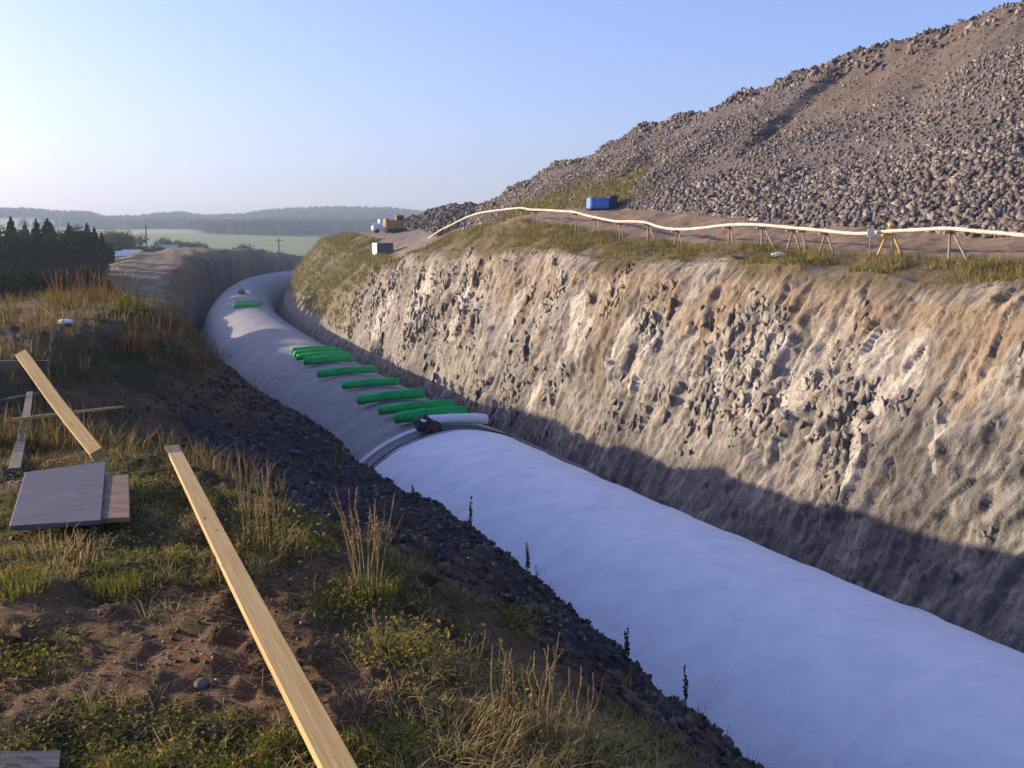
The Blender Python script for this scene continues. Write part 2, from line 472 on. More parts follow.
M_BROWNB = plain('brown_board', (.20, .13, .08), .8, .3, 8)
M_PIPE = plain('cream_pipe', (.54, .46, .38), .7, .2, 3)
M_POLE = plain('rough_pole', (.30, .225, .15), .85, .3, 5)
M_YPOLE = plain('fresh_pole', (.58, .36, .10), .8, .2, 5)
M_SIGN = plain('sign_white', (.80, .79, .76), .5, .05, 3)
M_YEL = plain('machine_yellow', (.34, .19, .05), .5, .2, 3)
M_DARKM = plain('dark_steel', (.04, .04, .045), .6, .3, 4)
M_GLASSD = plain('cab_glass', (.05, .06, .07), .15, .1, 2)
M_WHITEP = plain('white_paint', (.75, .75, .74), .5, .08, 2)
M_BLUE = plain('blue_sheet', (.10, .24, .55), .55, .2, 3)
M_NAVY = plain('navy_panel', (.03, .035, .06), .6, .3, 3)
M_BARK = plain('bark', (.10, .075, .055), .95, .3, 4)
M_ROOF = plain('roof_grey', (.30, .30, .32), .8, .15, 2)
M_WALLC = plain('render_wall', (.62, .60, .55), .85, .1, 2)
M_HEAD = plain('tansy_head', (.17, .085, .03), .9, .3, 30)

def leaf_mat(name, a, b, c3=None, trans=.35):
    g = Mat(name)
    t = g.attr('tint'); c = g.mix(t, a, b)
    if c3: c = g.mix(g.ramp(t, .82, .95), c, c3)
    g.leafy(c, trans); return g.m
M_GRASS = leaf_mat('green_grass', (.09, .105, .02), (.31, .29, .06), (.46, .35, .13))
M_DRY = leaf_mat('dry_grass', (.32, .22, .09), (.58, .44, .21), (.26, .25, .07))
M_LEAF = leaf_mat('herb_leaf', (.055, .06, .015), (.26, .25, .05), (.40, .22, .08))
M_STEM = leaf_mat('dry_stem', (.22, .14, .07), (.42, .30, .15), None, .1)
M_RUST = leaf_mat('rusty_stem', (.20, .10, .05), (.38, .23, .11), (.22, .20, .06), .2)
M_ROUGH = leaf_mat('rough_grass', (.085, .08, .025), (.26, .18, .07), (.38, .26, .11))
M_SPIKE = leaf_mat('weed_spike', (.035, .036, .025), (.085, .08, .05), None, .2)
M_TREE = leaf_mat('dark_needles', (.014, .022, .010), (.04, .055, .02), None, .25)
M_TREE2 = leaf_mat('broad_leaves', (.04, .065, .02), (.10, .13, .035), None, .3)
M_BTURF = leaf_mat('berm_grass', (.125, .13, .035), (.31, .25, .09), (.42, .30, .13))

g = Mat('fields', 1)
n1 = g.noise(.004, 4, .5); n2 = g.noise(.02, 6, .65); vr = g.vor(.0042, g.tc((1, .55, 1)))
c = g.mix(g.ramp(vr, .3, .7), (.16, .20, .05), (.30, .29, .09))
c = g.mix(g.math('MULTIPLY', g.ramp(n2, .4, .7), .4), c, (.08, .10, .035))
c = g.mix(g.attr('wood'), c, g.mix(g.ramp(n2, .3, .7), (.02, .03, .014), (.045, .055, .022)))
g.col(c)
M_FIELD = g.m
# ------------------------------------------------------------------ THE SETTING: ground polar sheet (plateau, left bank, trench floor)
def build_ground():
    a_d = np.radians(np.concatenate([np.arange(-180, -75, 4), np.arange(-75, -36, .5), np.arange(-36, 34, .13), np.arange(34, 75, .6), np.arange(75, 180, 4)]))
    rr = [0.35]
    while rr[-1] < 420: rr.append(rr[-1] * (1.011 if 2 < rr[-1] < 45 else 1.013) + .004)
    rr = np.array(rr)
    A, Rr = np.meshgrid(a_d, rr)
    x = (Rr * np.sin(A)).ravel(); y = (Rr * np.cos(A)).ravel()
    z = H0(x, y); t, s = TS(x, y)
    z = z + ground_noise(x, y, z, t, s) * (s < -6.8)
    # loose clods on the slope
    crest = np.interp(t, BT, B_CS)
    r = np.hypot(x, y); pb = np.stack([x, y, 0 * x], 1)
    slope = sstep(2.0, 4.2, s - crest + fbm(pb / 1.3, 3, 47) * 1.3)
    veg = veg_mask(x, y, t, s)
    track = sstep(55, 110, r) * sstep(.3, -.6, s - crest) * (s < 0)
    veg = veg * (1 - .75 * track)
    veg = np.maximum(veg, sstep(25, 45, r) * (s < -11) * .55 * (1 - track))
    pn = np.stack([x, y, 0 * x], 1)
    veg = np.maximum(veg, sstep(30, 70, r) * sstep(.0, .45, fbm(pn / 14, 4, 45)) * .8 * (s < -8.5))
    f = grid_faces(len(rr), len(a_d), True)
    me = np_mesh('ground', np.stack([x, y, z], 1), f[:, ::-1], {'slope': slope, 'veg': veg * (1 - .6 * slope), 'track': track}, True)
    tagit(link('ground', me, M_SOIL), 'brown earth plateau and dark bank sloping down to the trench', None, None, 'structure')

# planted patches measured on the ground: centre, radii, strength
PATCH = [((-2.2, 6.3), 1.2, 1.0, 1), ((-2.3, 5.5), 1.1, .6, 1), ((-1.2, 5.6), .5, .6, 1), ((-3.4, 4.9), .8, .5, .9), ((-1.5, 4.75), .45, .3, .7), ((-.75, 4.35), .3, .35, .8), ((-2.0, 3.55), .45, .3, .9), ((-1.95, 5.9), 1.0, .9, .9), ((-2.8, 7.2), 1.1, .8, .9), ((-3.6, 7.6), 1.0, .8, .8), ((-1.3, 6.0), .7, .8, .7),
         ((-.65, 4.6), .40, .45, .9), ((-.35, 4.0), .45, .4, 1), ((-.15, 3.35), .6, .4, 1), ((.1, 3.3), .4, .35, 1), ((-.8, 3.9), .25, .3, .5),
         ((-2.6, 4.9), .8, .7, .9), ((-1.9, 4.9), .7, .5, .8), ((-2.0, 3.9), .6, .4, .6), ((-2.2, 3.2), .7, .5, .8), ((-1.3, 3.0), .8, .35, .8),
         ((-.8, 2.9), .4, .3, .7), ((-1.45, 6.9), .5, .5, .8), ((-1.0, 5.4), .35, .5, .8), ((-3.6, 5.8), .6, .8, .8)]
BARE = [((-1.2, 3.75), .85, .42, 1), ((-2.15, 4.3), .4, .25, .9), ((-.95, 4.5), .35, .4, .9), ((-.6, 3.5), .22, .4, .8), ((-.95, 5.0), .25, .5, .6)]

def veg_mask(x, y, t, s):
    p = np.stack([x, y, 0 * x], 1)
    m = np.zeros(len(x))
    for (c, a, b, k) in PATCH: m = np.maximum(m, k * np.exp(-(((x - c[0]) / a) ** 2 + ((y - c[1]) / b) ** 2) ** 1.5))
    r = np.hypot(x, y)
    m = np.maximum(m, .55 * sstep(9, 12, r) * (t < 30))
    m = np.maximum(m, .56 * (r < 9.5)); m = np.maximum(m, .5 * (r < 2.3)); m = np.maximum(m, .5 * (x < -4.2))
    n = fbm(p / .35, 3, 33) * .35 + fbm(p / 1.4, 2, 37) * .25
    m = np.clip(m + n * (m > .05), 0, 1)
    for (c, a, b, k) in BARE: m = m * (1 - k * np.exp(-(((x - c[0]) / a) ** 2 + ((y - c[1]) / b) ** 2) ** 1.5))
    cs = np.interp(t, BT, B_CS)
    down = np.exp(-((s - cs - .35) / .6) ** 2) * .9 + .95 * sstep(.0, .35, fbm(p / .8, 3, 39)) * sstep(4.6, 1.6, s - cs)
    m = np.where(s > cs + .35, np.maximum(m * np.exp(-((s - cs - .35) / .6) ** 2), down * .85 * (r < 30)), m)
    return m
build_ground()

# far valley, fields and hills
def build_far():
    a_d = np.radians(np.concatenate([np.arange(-180, -60, 6), np.arange(-60, 40, .35), np.arange(40, 180, 6)]))
    rr = np.concatenate([[120, 200, 300, 402], np.geomspace(425, 2350, 90), np.arange(2400, 3000, 90)])
    A, Rr = np.meshgrid(a_d, rr)
    x = (Rr * np.sin(A)).ravel(); y = (Rr * np.cos(A)).ravel()
    z = far_z(x, y); z = np.where(np.hypot(x, y) < 410, -17.5, z)
    wood = wood_mask(x, y)
    me = np_mesh('terrain', np.stack([x, y, z], 1), grid_faces(len(rr), len(a_d), True)[:, ::-1], {'wood': wood}, True)
    tagit(link('terrain', me, M_FIELD), 'green valley fields rising to wooded hills', None, None, 'structure')

def wood_mask(x, y):
    r = np.hypot(x, y); a = np.degrees(np.arctan2(x, y))
    p = np.stack([x / 260, y / 420, 0 * x], 1)
    n = fbm(p, 4, 61)
    right = sstep(-17, -14, a)
    edge = np.interp(a, [-60, -30, -22, -18, -14, -8, 30], [1850, 1800, 1700, 1500, 1230, 1280, 1400])
    m = sstep(-90, 90, r - edge + n * 420 * (1 - .6 * right))
    return m
build_far()

def build_far_wood():
    N = 15000
    a = np.radians(rng.uniform(-33, 6, N * 3)); r = np.sqrt(rng.uniform(1150 ** 2, 2480 ** 2, N * 3))
    x = r * np.sin(a); y = r * np.cos(a)
    k = wood_mask(x, y) > rng.uniform(.3, 1, len(x)); x = x[k][:N]; y = y[k][:N]
    z = far_z(x, y); n = len(x)
    h = rng.uniform(9, 17, n); wd = h * rng.uniform(.22, .4, n)
    ang = np.arange(5) * 2 * math.pi / 5
    v = np.zeros((n, 11, 3))
    for i in range(5):
        v[:, i] = np.stack([x + wd * np.cos(ang[i]), y + wd * np.sin(ang[i]), z + h * .1], 1)
        v[:, 5 + i] = np.stack([x + wd * .75 * np.cos(ang[i] + .5), y + wd * .75 * np.sin(ang[i] + .5), z + h * .6], 1)
    v[:, 10] = np.stack([x, y, z + h], 1)
    f = []
    for i in range(5):
        j = (i + 1) % 5; f += [(i, j, 5 + i), (j, 5 + j, 5 + i), (5 + i, 5 + j, 10)]
    f = (np.array(f)[None] + 11 * np.arange(n)[:, None, None]).reshape(-1, 3)
    me = np_mesh('far_wood', v.reshape(-1, 3), f, {'tint': np.repeat(rng.uniform(0, 1, n), 11)})
    tagit(link('far_wood', me, M_TREE), 'hazy dark woodland covering the far hills', 'wood', None, 'stuff')
build_far_wood()

# ------------------------------------------------------------------ right side: cut rock face, berm, spoil heap
RT = np.array([-130, -45, -20, -13, -10, -6.8, -3, 1, 6, 12, 18, 25, 33, 42, 48, 58, 75, 90, 105, 120, 150, 190, 230, 262, 285.])
def st(*v): return np.array(v, float)
Z_TOP = st(-1.7, -1.6, -1.14, -.9, -.85, -.8, -.7, -.6, -.45, -.25, -.25, -.3, -.35, -.5, -.9, -2.1, -2.4, -2.4, -2.3, -1.0, .8, 1.2, .4, -4, -15)
Z_PIP = st(-1.0, -1.0, -.75, -.4, -.5, -.28, -.1, -.1, .05, .5, 1.1, 1.6, 1.6, .8, -.15, -1.5, -1.9, -1.8, -1.5, 1.0, 2.3, 2.4, 1.2, -3, -15)
Z_TOE = st(-.6, -.5, .0, .28, .42, .62, .85, 1.05, 1.35, 1.9, 2.4, 2.75, 2.9, 2.7, 2.2, .2, -.6, .6, 1.6, 2.6, 3.0, 2.6, 1, -4, -15)
S_TOP = st(10.5, 10.5, 10.5, 10.5, 10.5, 10.5, 10.5, 10.5, 10.5, 10.5, 10.5, 10.5, 10.5, 10.6, 10.8, 11.5, 13, 14.5, 16, 17, 17, 17, 17, 16, 16)
S_PIP = S_TOP + st(2.5, 2.5, 2.5, 2.5, 2.5, 2.5, 2.5, 2.5, 2.5, 2.5, 2.5, 2.5, 2.5, 2.5, 2.5, 2.5, 3, 4, 4, 4, 4, 4, 4, 4, 4)
S_TOE = st(20, 20, 20, 20, 20, 20, 20, 20, 20, 20, 20, 20, 20, 20, 20, 20, 22, 26, 27, 28, 28, 27, 26, 26, 26)
S_CR = st(90, 62, 54, 52, 51, 49, 47.5, 46.2, 45, 43, 39, 35.8, 35, 34, 32.5, 29, 26, 31, 35, 37, 38, 40, 45, 45, 45)
Z_CR = st(32, 25, 21.5, 20.3, 19.6, 18.8, 18., 17.4, 16.7, 16.0, 14.2, 12.7, 12.1, 11.4, 10.6, 8.4, 4.4, 3.4, 4.6, 6.6, 7.4, 4.0, 2, -5, -15)

def ri(a, t): return np.interp(t, RT, a)

def rprof(t, q):
    """profile of the right side: q 0..1 rock face, 1..2 shoulder, 2..3 berm, 3..4 heap face, 4..5 heap top and back"""
    P = [(7.0 + 0 * t, -15.4 + 0 * t), (7.5 + .12 * (ri(S_TOP, t) - 10.5), -11.5 + 0 * t), (ri(S_TOP, t) * .45 + 7.8 * .55 , -5.2 + 0 * t + .25 * (ri(Z_TOP, t) + 1)),
         (ri(S_TOP, t) - .55, ri(Z_TOP, t) - .75), (ri(S_TOP, t), ri(Z_TOP, t)), (ri(S_PIP, t), ri(Z_PIP, t)), (ri(S_TOE, t), ri(Z_TOE, t)),
         (ri(S_CR, t), ri(Z_CR, t)), (ri(S_CR, t) + 9, ri(Z_CR, t) + .4), (ri(S_CR, t) + 55, -14 + 0 * t)]
    k = [0, .22, .62, .93, 1, 2, 3, 4, 4.3, 5]
    q = np.asarray(q); s = np.zeros(len(t)); z = np.zeros(len(t))
    for i in range(len(k) - 1):
        m = (q >= k[i]) & (q <= k[i + 1])
        w_ = ((q - k[i]) / (k[i + 1] - k[i]))[m]
        s[m] = P[i][0][m] * (1 - w_) + P[i + 1][0][m] * w_; z[m] = np.minimum(P[i][1][m], 99) * (1 - w_) + P[i + 1][1][m] * w_
    return s, z

def right_point(t, q, full=False, hi=False):
    """displaced surface point (t, sigma, z) and masks"""
    t = np.asarray(t, float); q = np.asarray(q, float)
    s, z = rprof(t, q)
    far = sstep(48, 95, t)                                  # rock gives way to grassy bank
    wrock = sstep(-.02, .10, q) * sstep(1.12, .92, q) * (1 - .8 * far)
    sh = .38                                                 # strata lean back along the wall
    tp = t + sh * z
    big = fbm(np.stack([tp / 7, z / 9, 0 * t], 1), 3, 101)
    v1, g1, c1 = facets(np.stack([tp / 1.9, z / 3.2, s / 3], 1), 201, .9)
    v2, g2, c2 = facets(np.stack([tp / .6 + 40, z / 1.3, s / 1.4], 1), 301, .9)
    v1 = np.maximum(v1, -.7) * sstep(0, .2, g1); v2 = np.maximum(v2, -.8) * sstep(0, .22, g2)
    stri = fbm(np.stack([tp / .32, z / 2.6, 0 * t], 1), 3, 371)
    fine = fbm(np.stack([tp / .5, z / .6, s / .5], 1), 2, 111)
    if hi:
        v3, g3, c3 = facets(np.stack([tp / .2 + 90, z / .4, s / .5], 1), 351, 1.0)
        v3 = np.maximum(v3, -.8) * sstep(0, .25, g3); c2 = c2 * .55 + c3 * .45
    else:
        v3 = g3 = 0 * t
    soft = sstep(.55, .8, q) * sstep(30, 5, t)              # weathered soil near the top of the near half
    am = 1 - .55 * soft * sstep(.6, .95, fbm(np.stack([t / 5, z / 5, 0 * t], 1), 2, 131) * .5 + .7)
    am = am * (.45 + .55 * sstep(.28, .55, q + .1 * big))
    d = wrock * (big * .42 + am * (v1 * .21 + v2 * .10) + v3 * .05 + stri * .075 + fine * .035)
    ribs = np.abs(fbm(np.stack([tp / 1.8, z / 4.5, 0 * t], 1), 3, 141))
    d = d - wrock * .15 * sstep(.10, .0, ribs) * (.4 + .6 * sstep(.3, .6, q))
    # ragged top edge
    edge = fbm(np.stack([t / 2.2, 0 * t, 0 * t], 1), 4, 151) * np.exp(-((q - 1.0) / .3) ** 2)
    s2 = s - d; z2 = z + d * .25 + edge * .28 * sstep(.4, .9, q)
    # berm: ruts, humps
    wb = sstep(.9, 1.2, q) * sstep(3.05, 2.9, q)
    nb = fbm(np.stack([t / 2.5, s / 2.5, 0 * t], 1), 4, 161) * .16 + fbm(np.stack([t / .6, s / .6, 0 * t], 1), 3, 165) * .05
    z2 = z2 + wb * nb
    # heap face: gullies down the slope, a slip scar and lumps
    wh = sstep(3.0, 3.15, q)
    up = np.clip(q - 3, 0, 1)
    g_ = fbm(np.stack([t / 3.2 + up * 1.5, up * 1.3, 0 * t], 1), 4, 171)
    lump = fbm(np.stack([t / 5, s / 5, 0 * t], 1), 4, 181)
    hk = sstep(-.2, 9, ri(Z_CR, t) - 1)
    t_sc = 19.5 + 4 * (up - .5)                                       # slip scar position
    scar = sstep(.4, -1.0, t - t_sc + .7 * lump) * sstep(t_sc - 26, t_sc - 3, t) * sstep(.30, .5, up) * sstep(1.0, .90, up)
    hz = wh * hk * (g_ * .42 * sstep(0, .3, up) * sstep(1.25, .8, q - 3) + lump * .5 * sstep(0, .25, up)) - wh * scar * .8
    lob = np.exp(-(((t - 1) / 6.5) ** 2 + ((up - .52) / .22) ** 2)) * 1.0 * wh
    z2 = z2 + hz + lob
    crest_n = fbm(np.stack([t / 2.5, s / 2.5, 0 * t], 1), 4, 191) * np.exp(-((q - 4.02) / .12) ** 2) * .45 * hk
    z2 = z2 + crest_n
    if not full: return t, s2, z2
    M = {}
    M['scar'] = scar; M['up'] = up; M['lump'] = lump; M['lob'] = lob; M['far'] = far; M['c1'] = c1; M['c2'] = c2; M['big'] = big; M['tp'] = tp; M['g1'] = g1
    M['g_'] = g_
    return t, s2, z2, M

def t_samples():
    ts = list(np.arange(-48, -30, .35)) + list(np.arange(-30, 22, .14))
    while ts[-1] < 285: ts.append(ts[-1] + .14 + (ts[-1] - 22) * .0048)
    return np.array(ts)

TT = t_samples()
def t_fine():
    ts = list(np.arange(-48, -27, .3)) + list(np.arange(-27, -8, .075))
    while ts[-1] < 285: ts.append(ts[-1] + .075 * max(1, (ts[-1] + 48) / 40) + max(0, ts[-1] - 22) * .003)
    return np.array(ts)
TR_ = t_fine()
def on_sigma(u, v, sg):
    r = ray(u, v); k = np.concatenate([np.linspace(5, 140, 6000)]); t, s = TS(r[0] * k, r[1] * k); i = np.argmin(np.abs(s - sg))
    return Vector((r[0] * k[i], r[1] * k[i], r[2] * k[i])), float(t[i])
# pale mineral streaks surveyed on the wall: upper end, lower end, half width in metres
PALE = [(753, 343, 744, 402, .28), (773, 335, 762, 415, .34), (793, 345, 789, 402, .5), (828, 344, 806, 416, .5), (881, 346, 875, 356, .6), (924, 352, 912, 372, .5), (905, 385, 885, 400, .4), (884, 425, 872, 470, .45), (806, 440, 800, 455, .3),
        (585, 305, 574, 345, .8), (600, 325, 588, 350, .5), (640, 320, 618, 360, .35), (560, 385, 548, 405, .5), (660, 335, 640, 385, .3), (520, 300, 510, 330, .6), (470, 285, 455, 330, .9), (430, 285, 410, 325, 1.2), (395, 300, 380, 322, 1.2), (690, 330, 672, 380, .25), (960, 420, 948, 470, .25), (728, 352, 716, 400, .2)]
CUB_V = np.array([(x, y, z) for x in (-.8, .8) for y in (-.8, .8) for z in (-.8, .8)])
CUB_F = np.array([(0, 1, 3), (0, 3, 2), (4, 6, 7), (4, 7, 5), (0, 4, 5), (0, 5, 1), (2, 3, 7), (2, 7, 6), (0, 2, 6), (0, 6, 4), (1, 5, 7), (1, 7, 3)])
def rock_masks(t, q, z, M):
    tp = M['tp']
    n = fbm(np.stack([t / 4, z / 4, 0 * t], 1), 3, 401); nst = fbm(np.stack([tp / .9, z / 6, 0 * t], 1), 3, 411)
    pale = (sstep(.62, .85, M['c1']) * .75 + sstep(.15, .6, nst) * .7) * np.exp(-((q - .60) / .2) ** 2) * sstep(-19, -12, t) * sstep(85, 45, t)
    pale = .75 * pale * sstep(-.55, .1, n + .2 * fbm(np.stack([t / 9, 0 * t, 0 * t], 1), 2, 415)) + .5 * sstep(.8, .95, M['c2']) * np.exp(-((q - .6) / .3) ** 2)
    for (u0, v0, u1, v1_, wd_) in PALE:
        a_, ta = on_sigma(u0, v0, 9.6); b_, tb = on_sigma(u1, v1_, 9.0)
        za, zb = a_.z, b_.z; vx, vz = tb - ta, zb - za; L2 = vx * vx + vz * vz + 1e-6
        h_ = np.clip(((t - ta) * vx + (z - za) * vz) / L2, 0, 1)
        dd = np.hypot(t - ta - vx * h_, (z - za - vz * h_) * .8) / wd_
        pale = np.maximum(pale * .97, .95 * sstep(1.25, .45, dd + .5 * n + .35 * nst))
    ochre = .62 * sstep(.62, .9, q + .2 * n + .12 * nst) * sstep(46, 4, t + 14 * n) * (1 - sstep(.93, .99, q)) + .3 * sstep(.0, .5, n) * sstep(.3, .6, q) + .22 * sstep(.5, .75, q)
    ochre = np.maximum(ochre, .5 * sstep(.72, .9, M['c1'] * sstep(.35, .6, q)))
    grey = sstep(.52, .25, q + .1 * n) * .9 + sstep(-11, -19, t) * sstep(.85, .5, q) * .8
    stain = sstep(.90, .94, M['c2']) * sstep(.6, .3, q) * .6
    turf = np.maximum(sstep(.93, 1.0, q + .05 * n), M['far'] * sstep(.25, .5, q))
    return {'pale': pale, 'ochre': ochre, 'grey': grey, 'stain': stain, 'turf': turf, 'strat': tp, 'lift': z, 'cell': M['c2'] * .7 + M['c1'] * .3}

def build_slabs():
    """broken slabs of the blasted wall, bedded along the strata"""
    n = 30000
    t = -24 + 100 * rng.uniform(0, 1, n) ** 1.7; q = rng.uniform(.16, .985, n)
    t, s, z, M = right_point(t, q, True, True)
    keep = (fbm(np.stack([(t + .38 * z) / 2.2, z / 3, 0 * t], 1), 3, 431) + .25 - .5 * sstep(.8, .95, q) * sstep(30, 10, t) - .9 * M['far'] - .3 * sstep(.93, .98, q) - .35 * sstep(.55, .35, q) + .22 * sstep(2, 25, t) - .30 > rng.uniform(-.1, 1.1, n))
    t, s, z, q = t[keep], s[keep], z[keep], q[keep]; M = {k: v[keep] for k, v in M.items() if hasattr(v, '__len__')}
    n = len(t); A = rock_masks(t, q, z, M)
    h = np.interp(t, _t, _hd); x, y = W(t, s)
    T3 = np.stack([np.sin(h), np.cos(h), 0 * h], 1); N3 = np.stack([-np.cos(h), np.sin(h), 0 * h + .22], 1)
    e1 = T3 * -.38 + np.array([0, 0, 1.]) + .28 * rng.normal(size=(n, 3)); e1 /= np.linalg.norm(e1, axis=1)[:, None]
    e3 = N3 + .15 * rng.normal(size=(n, 3)); e3 -= e1 * (e1 * e3).sum(1)[:, None]; e3 /= np.linalg.norm(e3, axis=1)[:, None]
    e2 = np.cross(e3, e1)
    L = np.exp(rng.uniform(np.log(.06), np.log(.30), n)) * (1 + .012 * np.maximum(t, 0))
    hs = np.stack([L, L * rng.uniform(.3, .75, n), L * rng.uniform(.10, .2, n)], 1)
    c = CUB_V[None] / .8 + rng.uniform(-.5, .5, (n, 8, 3)); c[:, :, 2] = c[:, :, 2] * .8 - .82; c = c * hs[:, None, :]
    v = np.stack([x, y, z], 1)[:, None] + c[:, :, :1] * e1[:, None] + c[:, :, 1:2] * e2[:, None] + c[:, :, 2:3] * e3[:, None]
    f = (CUB_F[None] + 8 * np.arange(n)[:, None, None]).reshape(-1, 3)
    A['cell'] = np.clip(.3 * A['cell'] + .25 + .4 * rng.uniform(0, 1, n), .36, .9); A['strat'] = A['strat'] + rng.uniform(-.4, .4, n)
    at = {k: np.repeat(a, 8) for k, a in A.items()}
    at['strat'] += c[:, :, 1].ravel(); at['lift'] += c[:, :, 0].ravel()
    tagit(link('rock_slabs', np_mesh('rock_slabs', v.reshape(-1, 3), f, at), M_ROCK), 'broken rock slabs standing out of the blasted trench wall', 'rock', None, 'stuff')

def build_right():
    # rock face
    qs = np.concatenate([np.linspace(0, .1, 5), np.linspace(.11, 1.0, 175)])
    T, Q = np.meshgrid(TR_, qs, indexing='ij')
    t, s, z, M = right_point(T.ravel(), Q.ravel(), True, True)
    q = Q.ravel(); x, y = W(t, s)
    A = rock_masks(t, q, z, M)
    f = grid_faces(len(TR_), len(qs))
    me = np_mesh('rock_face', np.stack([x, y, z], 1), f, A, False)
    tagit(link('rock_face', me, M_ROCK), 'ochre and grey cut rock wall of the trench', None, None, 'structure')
    # berm with haul road
    qs = np.concatenate([[.985], np.linspace(1.0, 3.0, 64)])
    T, Q = np.meshgrid(TT, qs, indexing='ij')
    t, s, z, M = right_point(T.ravel(), Q.ravel(), True); q = Q.ravel(); x, y = W(t, s)
    n = fbm(np.stack([t / 3, s / 3, 0 * t], 1), 3, 421)
    turf = sstep(2.18, 1.95, q + .12 * n) * (.85 + .3 * n) + M['far'] * .3
    turf = np.where((t > 85) & (q < 1.9), np.maximum(turf, .7), turf)
    gravel = sstep(.1, .5, n) * sstep(2.7, 3.0, q) * .6 + np.exp(-((q - 1.1) / .13) ** 2) * sstep(.0, .4, n) * .8 + .8 * sstep(95, 110, t) * sstep(2.2, 2.6, q)
    me = np_mesh('haul_road', np.stack([x, y, z], 1), grid_faces(len(TT), len(qs)), {'turf': np.clip(turf, 0, 1), 'gravel': np.clip(gravel, 0, 1)}, True)
    tagit(link('haul_road', me, M_BERM), 'tan haul road and grassy shoulder above the rock wall', None, None, 'structure')
    # spoil heap
    qs = np.concatenate([np.linspace(3.0, 4.0, 120), np.linspace(4.01, 4.35, 18), np.linspace(4.4, 5, 6)])
    T, Q = np.meshgrid(TT[::1], qs, indexing='ij')
    t, s, z, M = right_point(T.ravel(), Q.ravel(), True); q = Q.ravel(); x, y = W(t, s)
    fine = fine_mask(t, M)
    turf = turf_heap(t, M)
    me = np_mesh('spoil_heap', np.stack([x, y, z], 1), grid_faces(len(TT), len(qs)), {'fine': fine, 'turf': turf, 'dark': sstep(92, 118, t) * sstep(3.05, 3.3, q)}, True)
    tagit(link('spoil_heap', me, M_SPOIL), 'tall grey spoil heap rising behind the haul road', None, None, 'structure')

def fine_mask(t, M):
    a = sstep(.30, .50, M['up'] + .12 * M['lump'] - .10 * sstep(6, 16, t)) * sstep(23, 17, t - 4 * (M['up'] - .5)) * sstep(1.02, .93, M['up'])
    a = a * (1 - .85 * np.clip(M['lob'] * 1.3, 0, 1))
    return np.clip(a, 0, 1)

def turf_heap(t, M):
    return sstep(20, 28, t + 3 * M['lump']) * sstep(.42, .15, M['up'] + .15 * M['lump']) * sstep(95, 60, t) * .85
build_right()
build_slabs()

# ------------------------------------------------------------------ loose stones as real geometry
def ico():
    bm = bmesh.new(); bmesh.ops.create_icosphere(bm, subdivisions=1, radius=1)
    v = np.array([q.co[:] for q in bm.verts]); f = np.array([[q.index for q in p.verts] for p in bm.faces]); bm.free(); return v, f
ICO_V, ICO_F = ico()
OCT_V = np.array([(1, 0, 0), (-1, 0, 0), (0, 1, 0), (0, -1, 0), (0, 0, 1), (0, 0, -1.)])
OCT_F = np.array([(0, 2, 4), (2, 1, 4), (1, 3, 4), (3, 0, 4), (2, 0, 5), (1, 2, 5), (3, 1, 5), (0, 3, 5)])

def stones(pos, size, V=CUB_V, Fc=CUB_F, rough=.5):
    n = len(pos); m = len(V)
    v = np.repeat(V[None], n, 0) * (1 + rng.uniform(-rough, rough, (n, m, 1)))
    v = v + rng.uniform(-.18, .18, (n, m, 3)); v = v * rng.uniform(.55, 1.2, (n, 1, 3))
    q = rng.normal(size=(n, 4)); q /= np.linalg.norm(q, axis=1)[:, None]
    a, b, c, d = q.T
    Rm = np.stack([1 - 2 * (c * c + d * d), 2 * (b * c - a * d), 2 * (b * d + a * c), 2 * (b * c + a * d), 1 - 2 * (b * b + d * d), 2 * (c * d - a * b),
                   2 * (b * d - a * c), 2 * (c * d + a * b), 1 - 2 * (b * b + c * c)], 1).reshape(n, 3, 3)
    v = np.einsum('nij,nkj->nki', Rm, v) * size[:, None, None] + pos[:, None, :]
    f = (Fc[None] + m * np.arange(n)[:, None, None]).reshape(-1, 3)
    return v.reshape(-1, 3), f, np.repeat(rng.uniform(0, 1, n), m)

def build_heap_rubble():
    P = []; S = []
    def put(n, tr, qr, sz, prob):
        t = rng.uniform(*tr, n); q = rng.uniform(*qr, n)
        t, s, z, M = right_point(t, q, True)
        keep = prob(t, q, M) > rng.uniform(0, 1, n)
        t, s, z = t[keep], s[keep], z[keep]; x, y = W(t, s)
        sz = np.exp(rng.uniform(np.log(sz[0]), np.log(sz[1]), len(t))); P.append(np.stack([x, y, z + sz * .15], 1)); S.append(sz)
    low = lambda t, q, M: (1 - .93 * fine_mask(t, M)) * (1 - .97 * turf_heap(t, M)) * (.75 + .5 * M['lump'])
    put(38000, (-22, 62), (3.0, 3.62), (.038, .13), low)
    put(13000, (-22, 40), (2.985, 3.22), (.07, .20), lambda t, q, M: (1 - sstep(12, 22, t)) * .9)
    put(17000, (-20, 75), (3.4, 4.0), (.04, .12), lambda t, q, M: low(t, q, M) * .7)
    put(4200, (-12, 75), (3.84, 4.08), (.06, .24), lambda t, q, M: .8 * sstep(3.82, 3.98, q))
    put(5000, (-20, 22), (3.4, 4.0), (.03, .09), lambda t, q, M: .5 + 0 * t)
    put(1800, (60, 95), (3.0, 4.2), (.10, .3), lambda t, q, M: .4 + 0 * t)
    P = np.concatenate(P); S = np.concatenate(S)
    v, f, tint = stones(P, S)
    tagit(link('heap_rubble', np_mesh('heap_rubble', v, f, {'tint': tint}), M_RUB), 'broken grey stones covering the spoil heap', 'rubble', None, 'stuff')
build_heap_rubble()

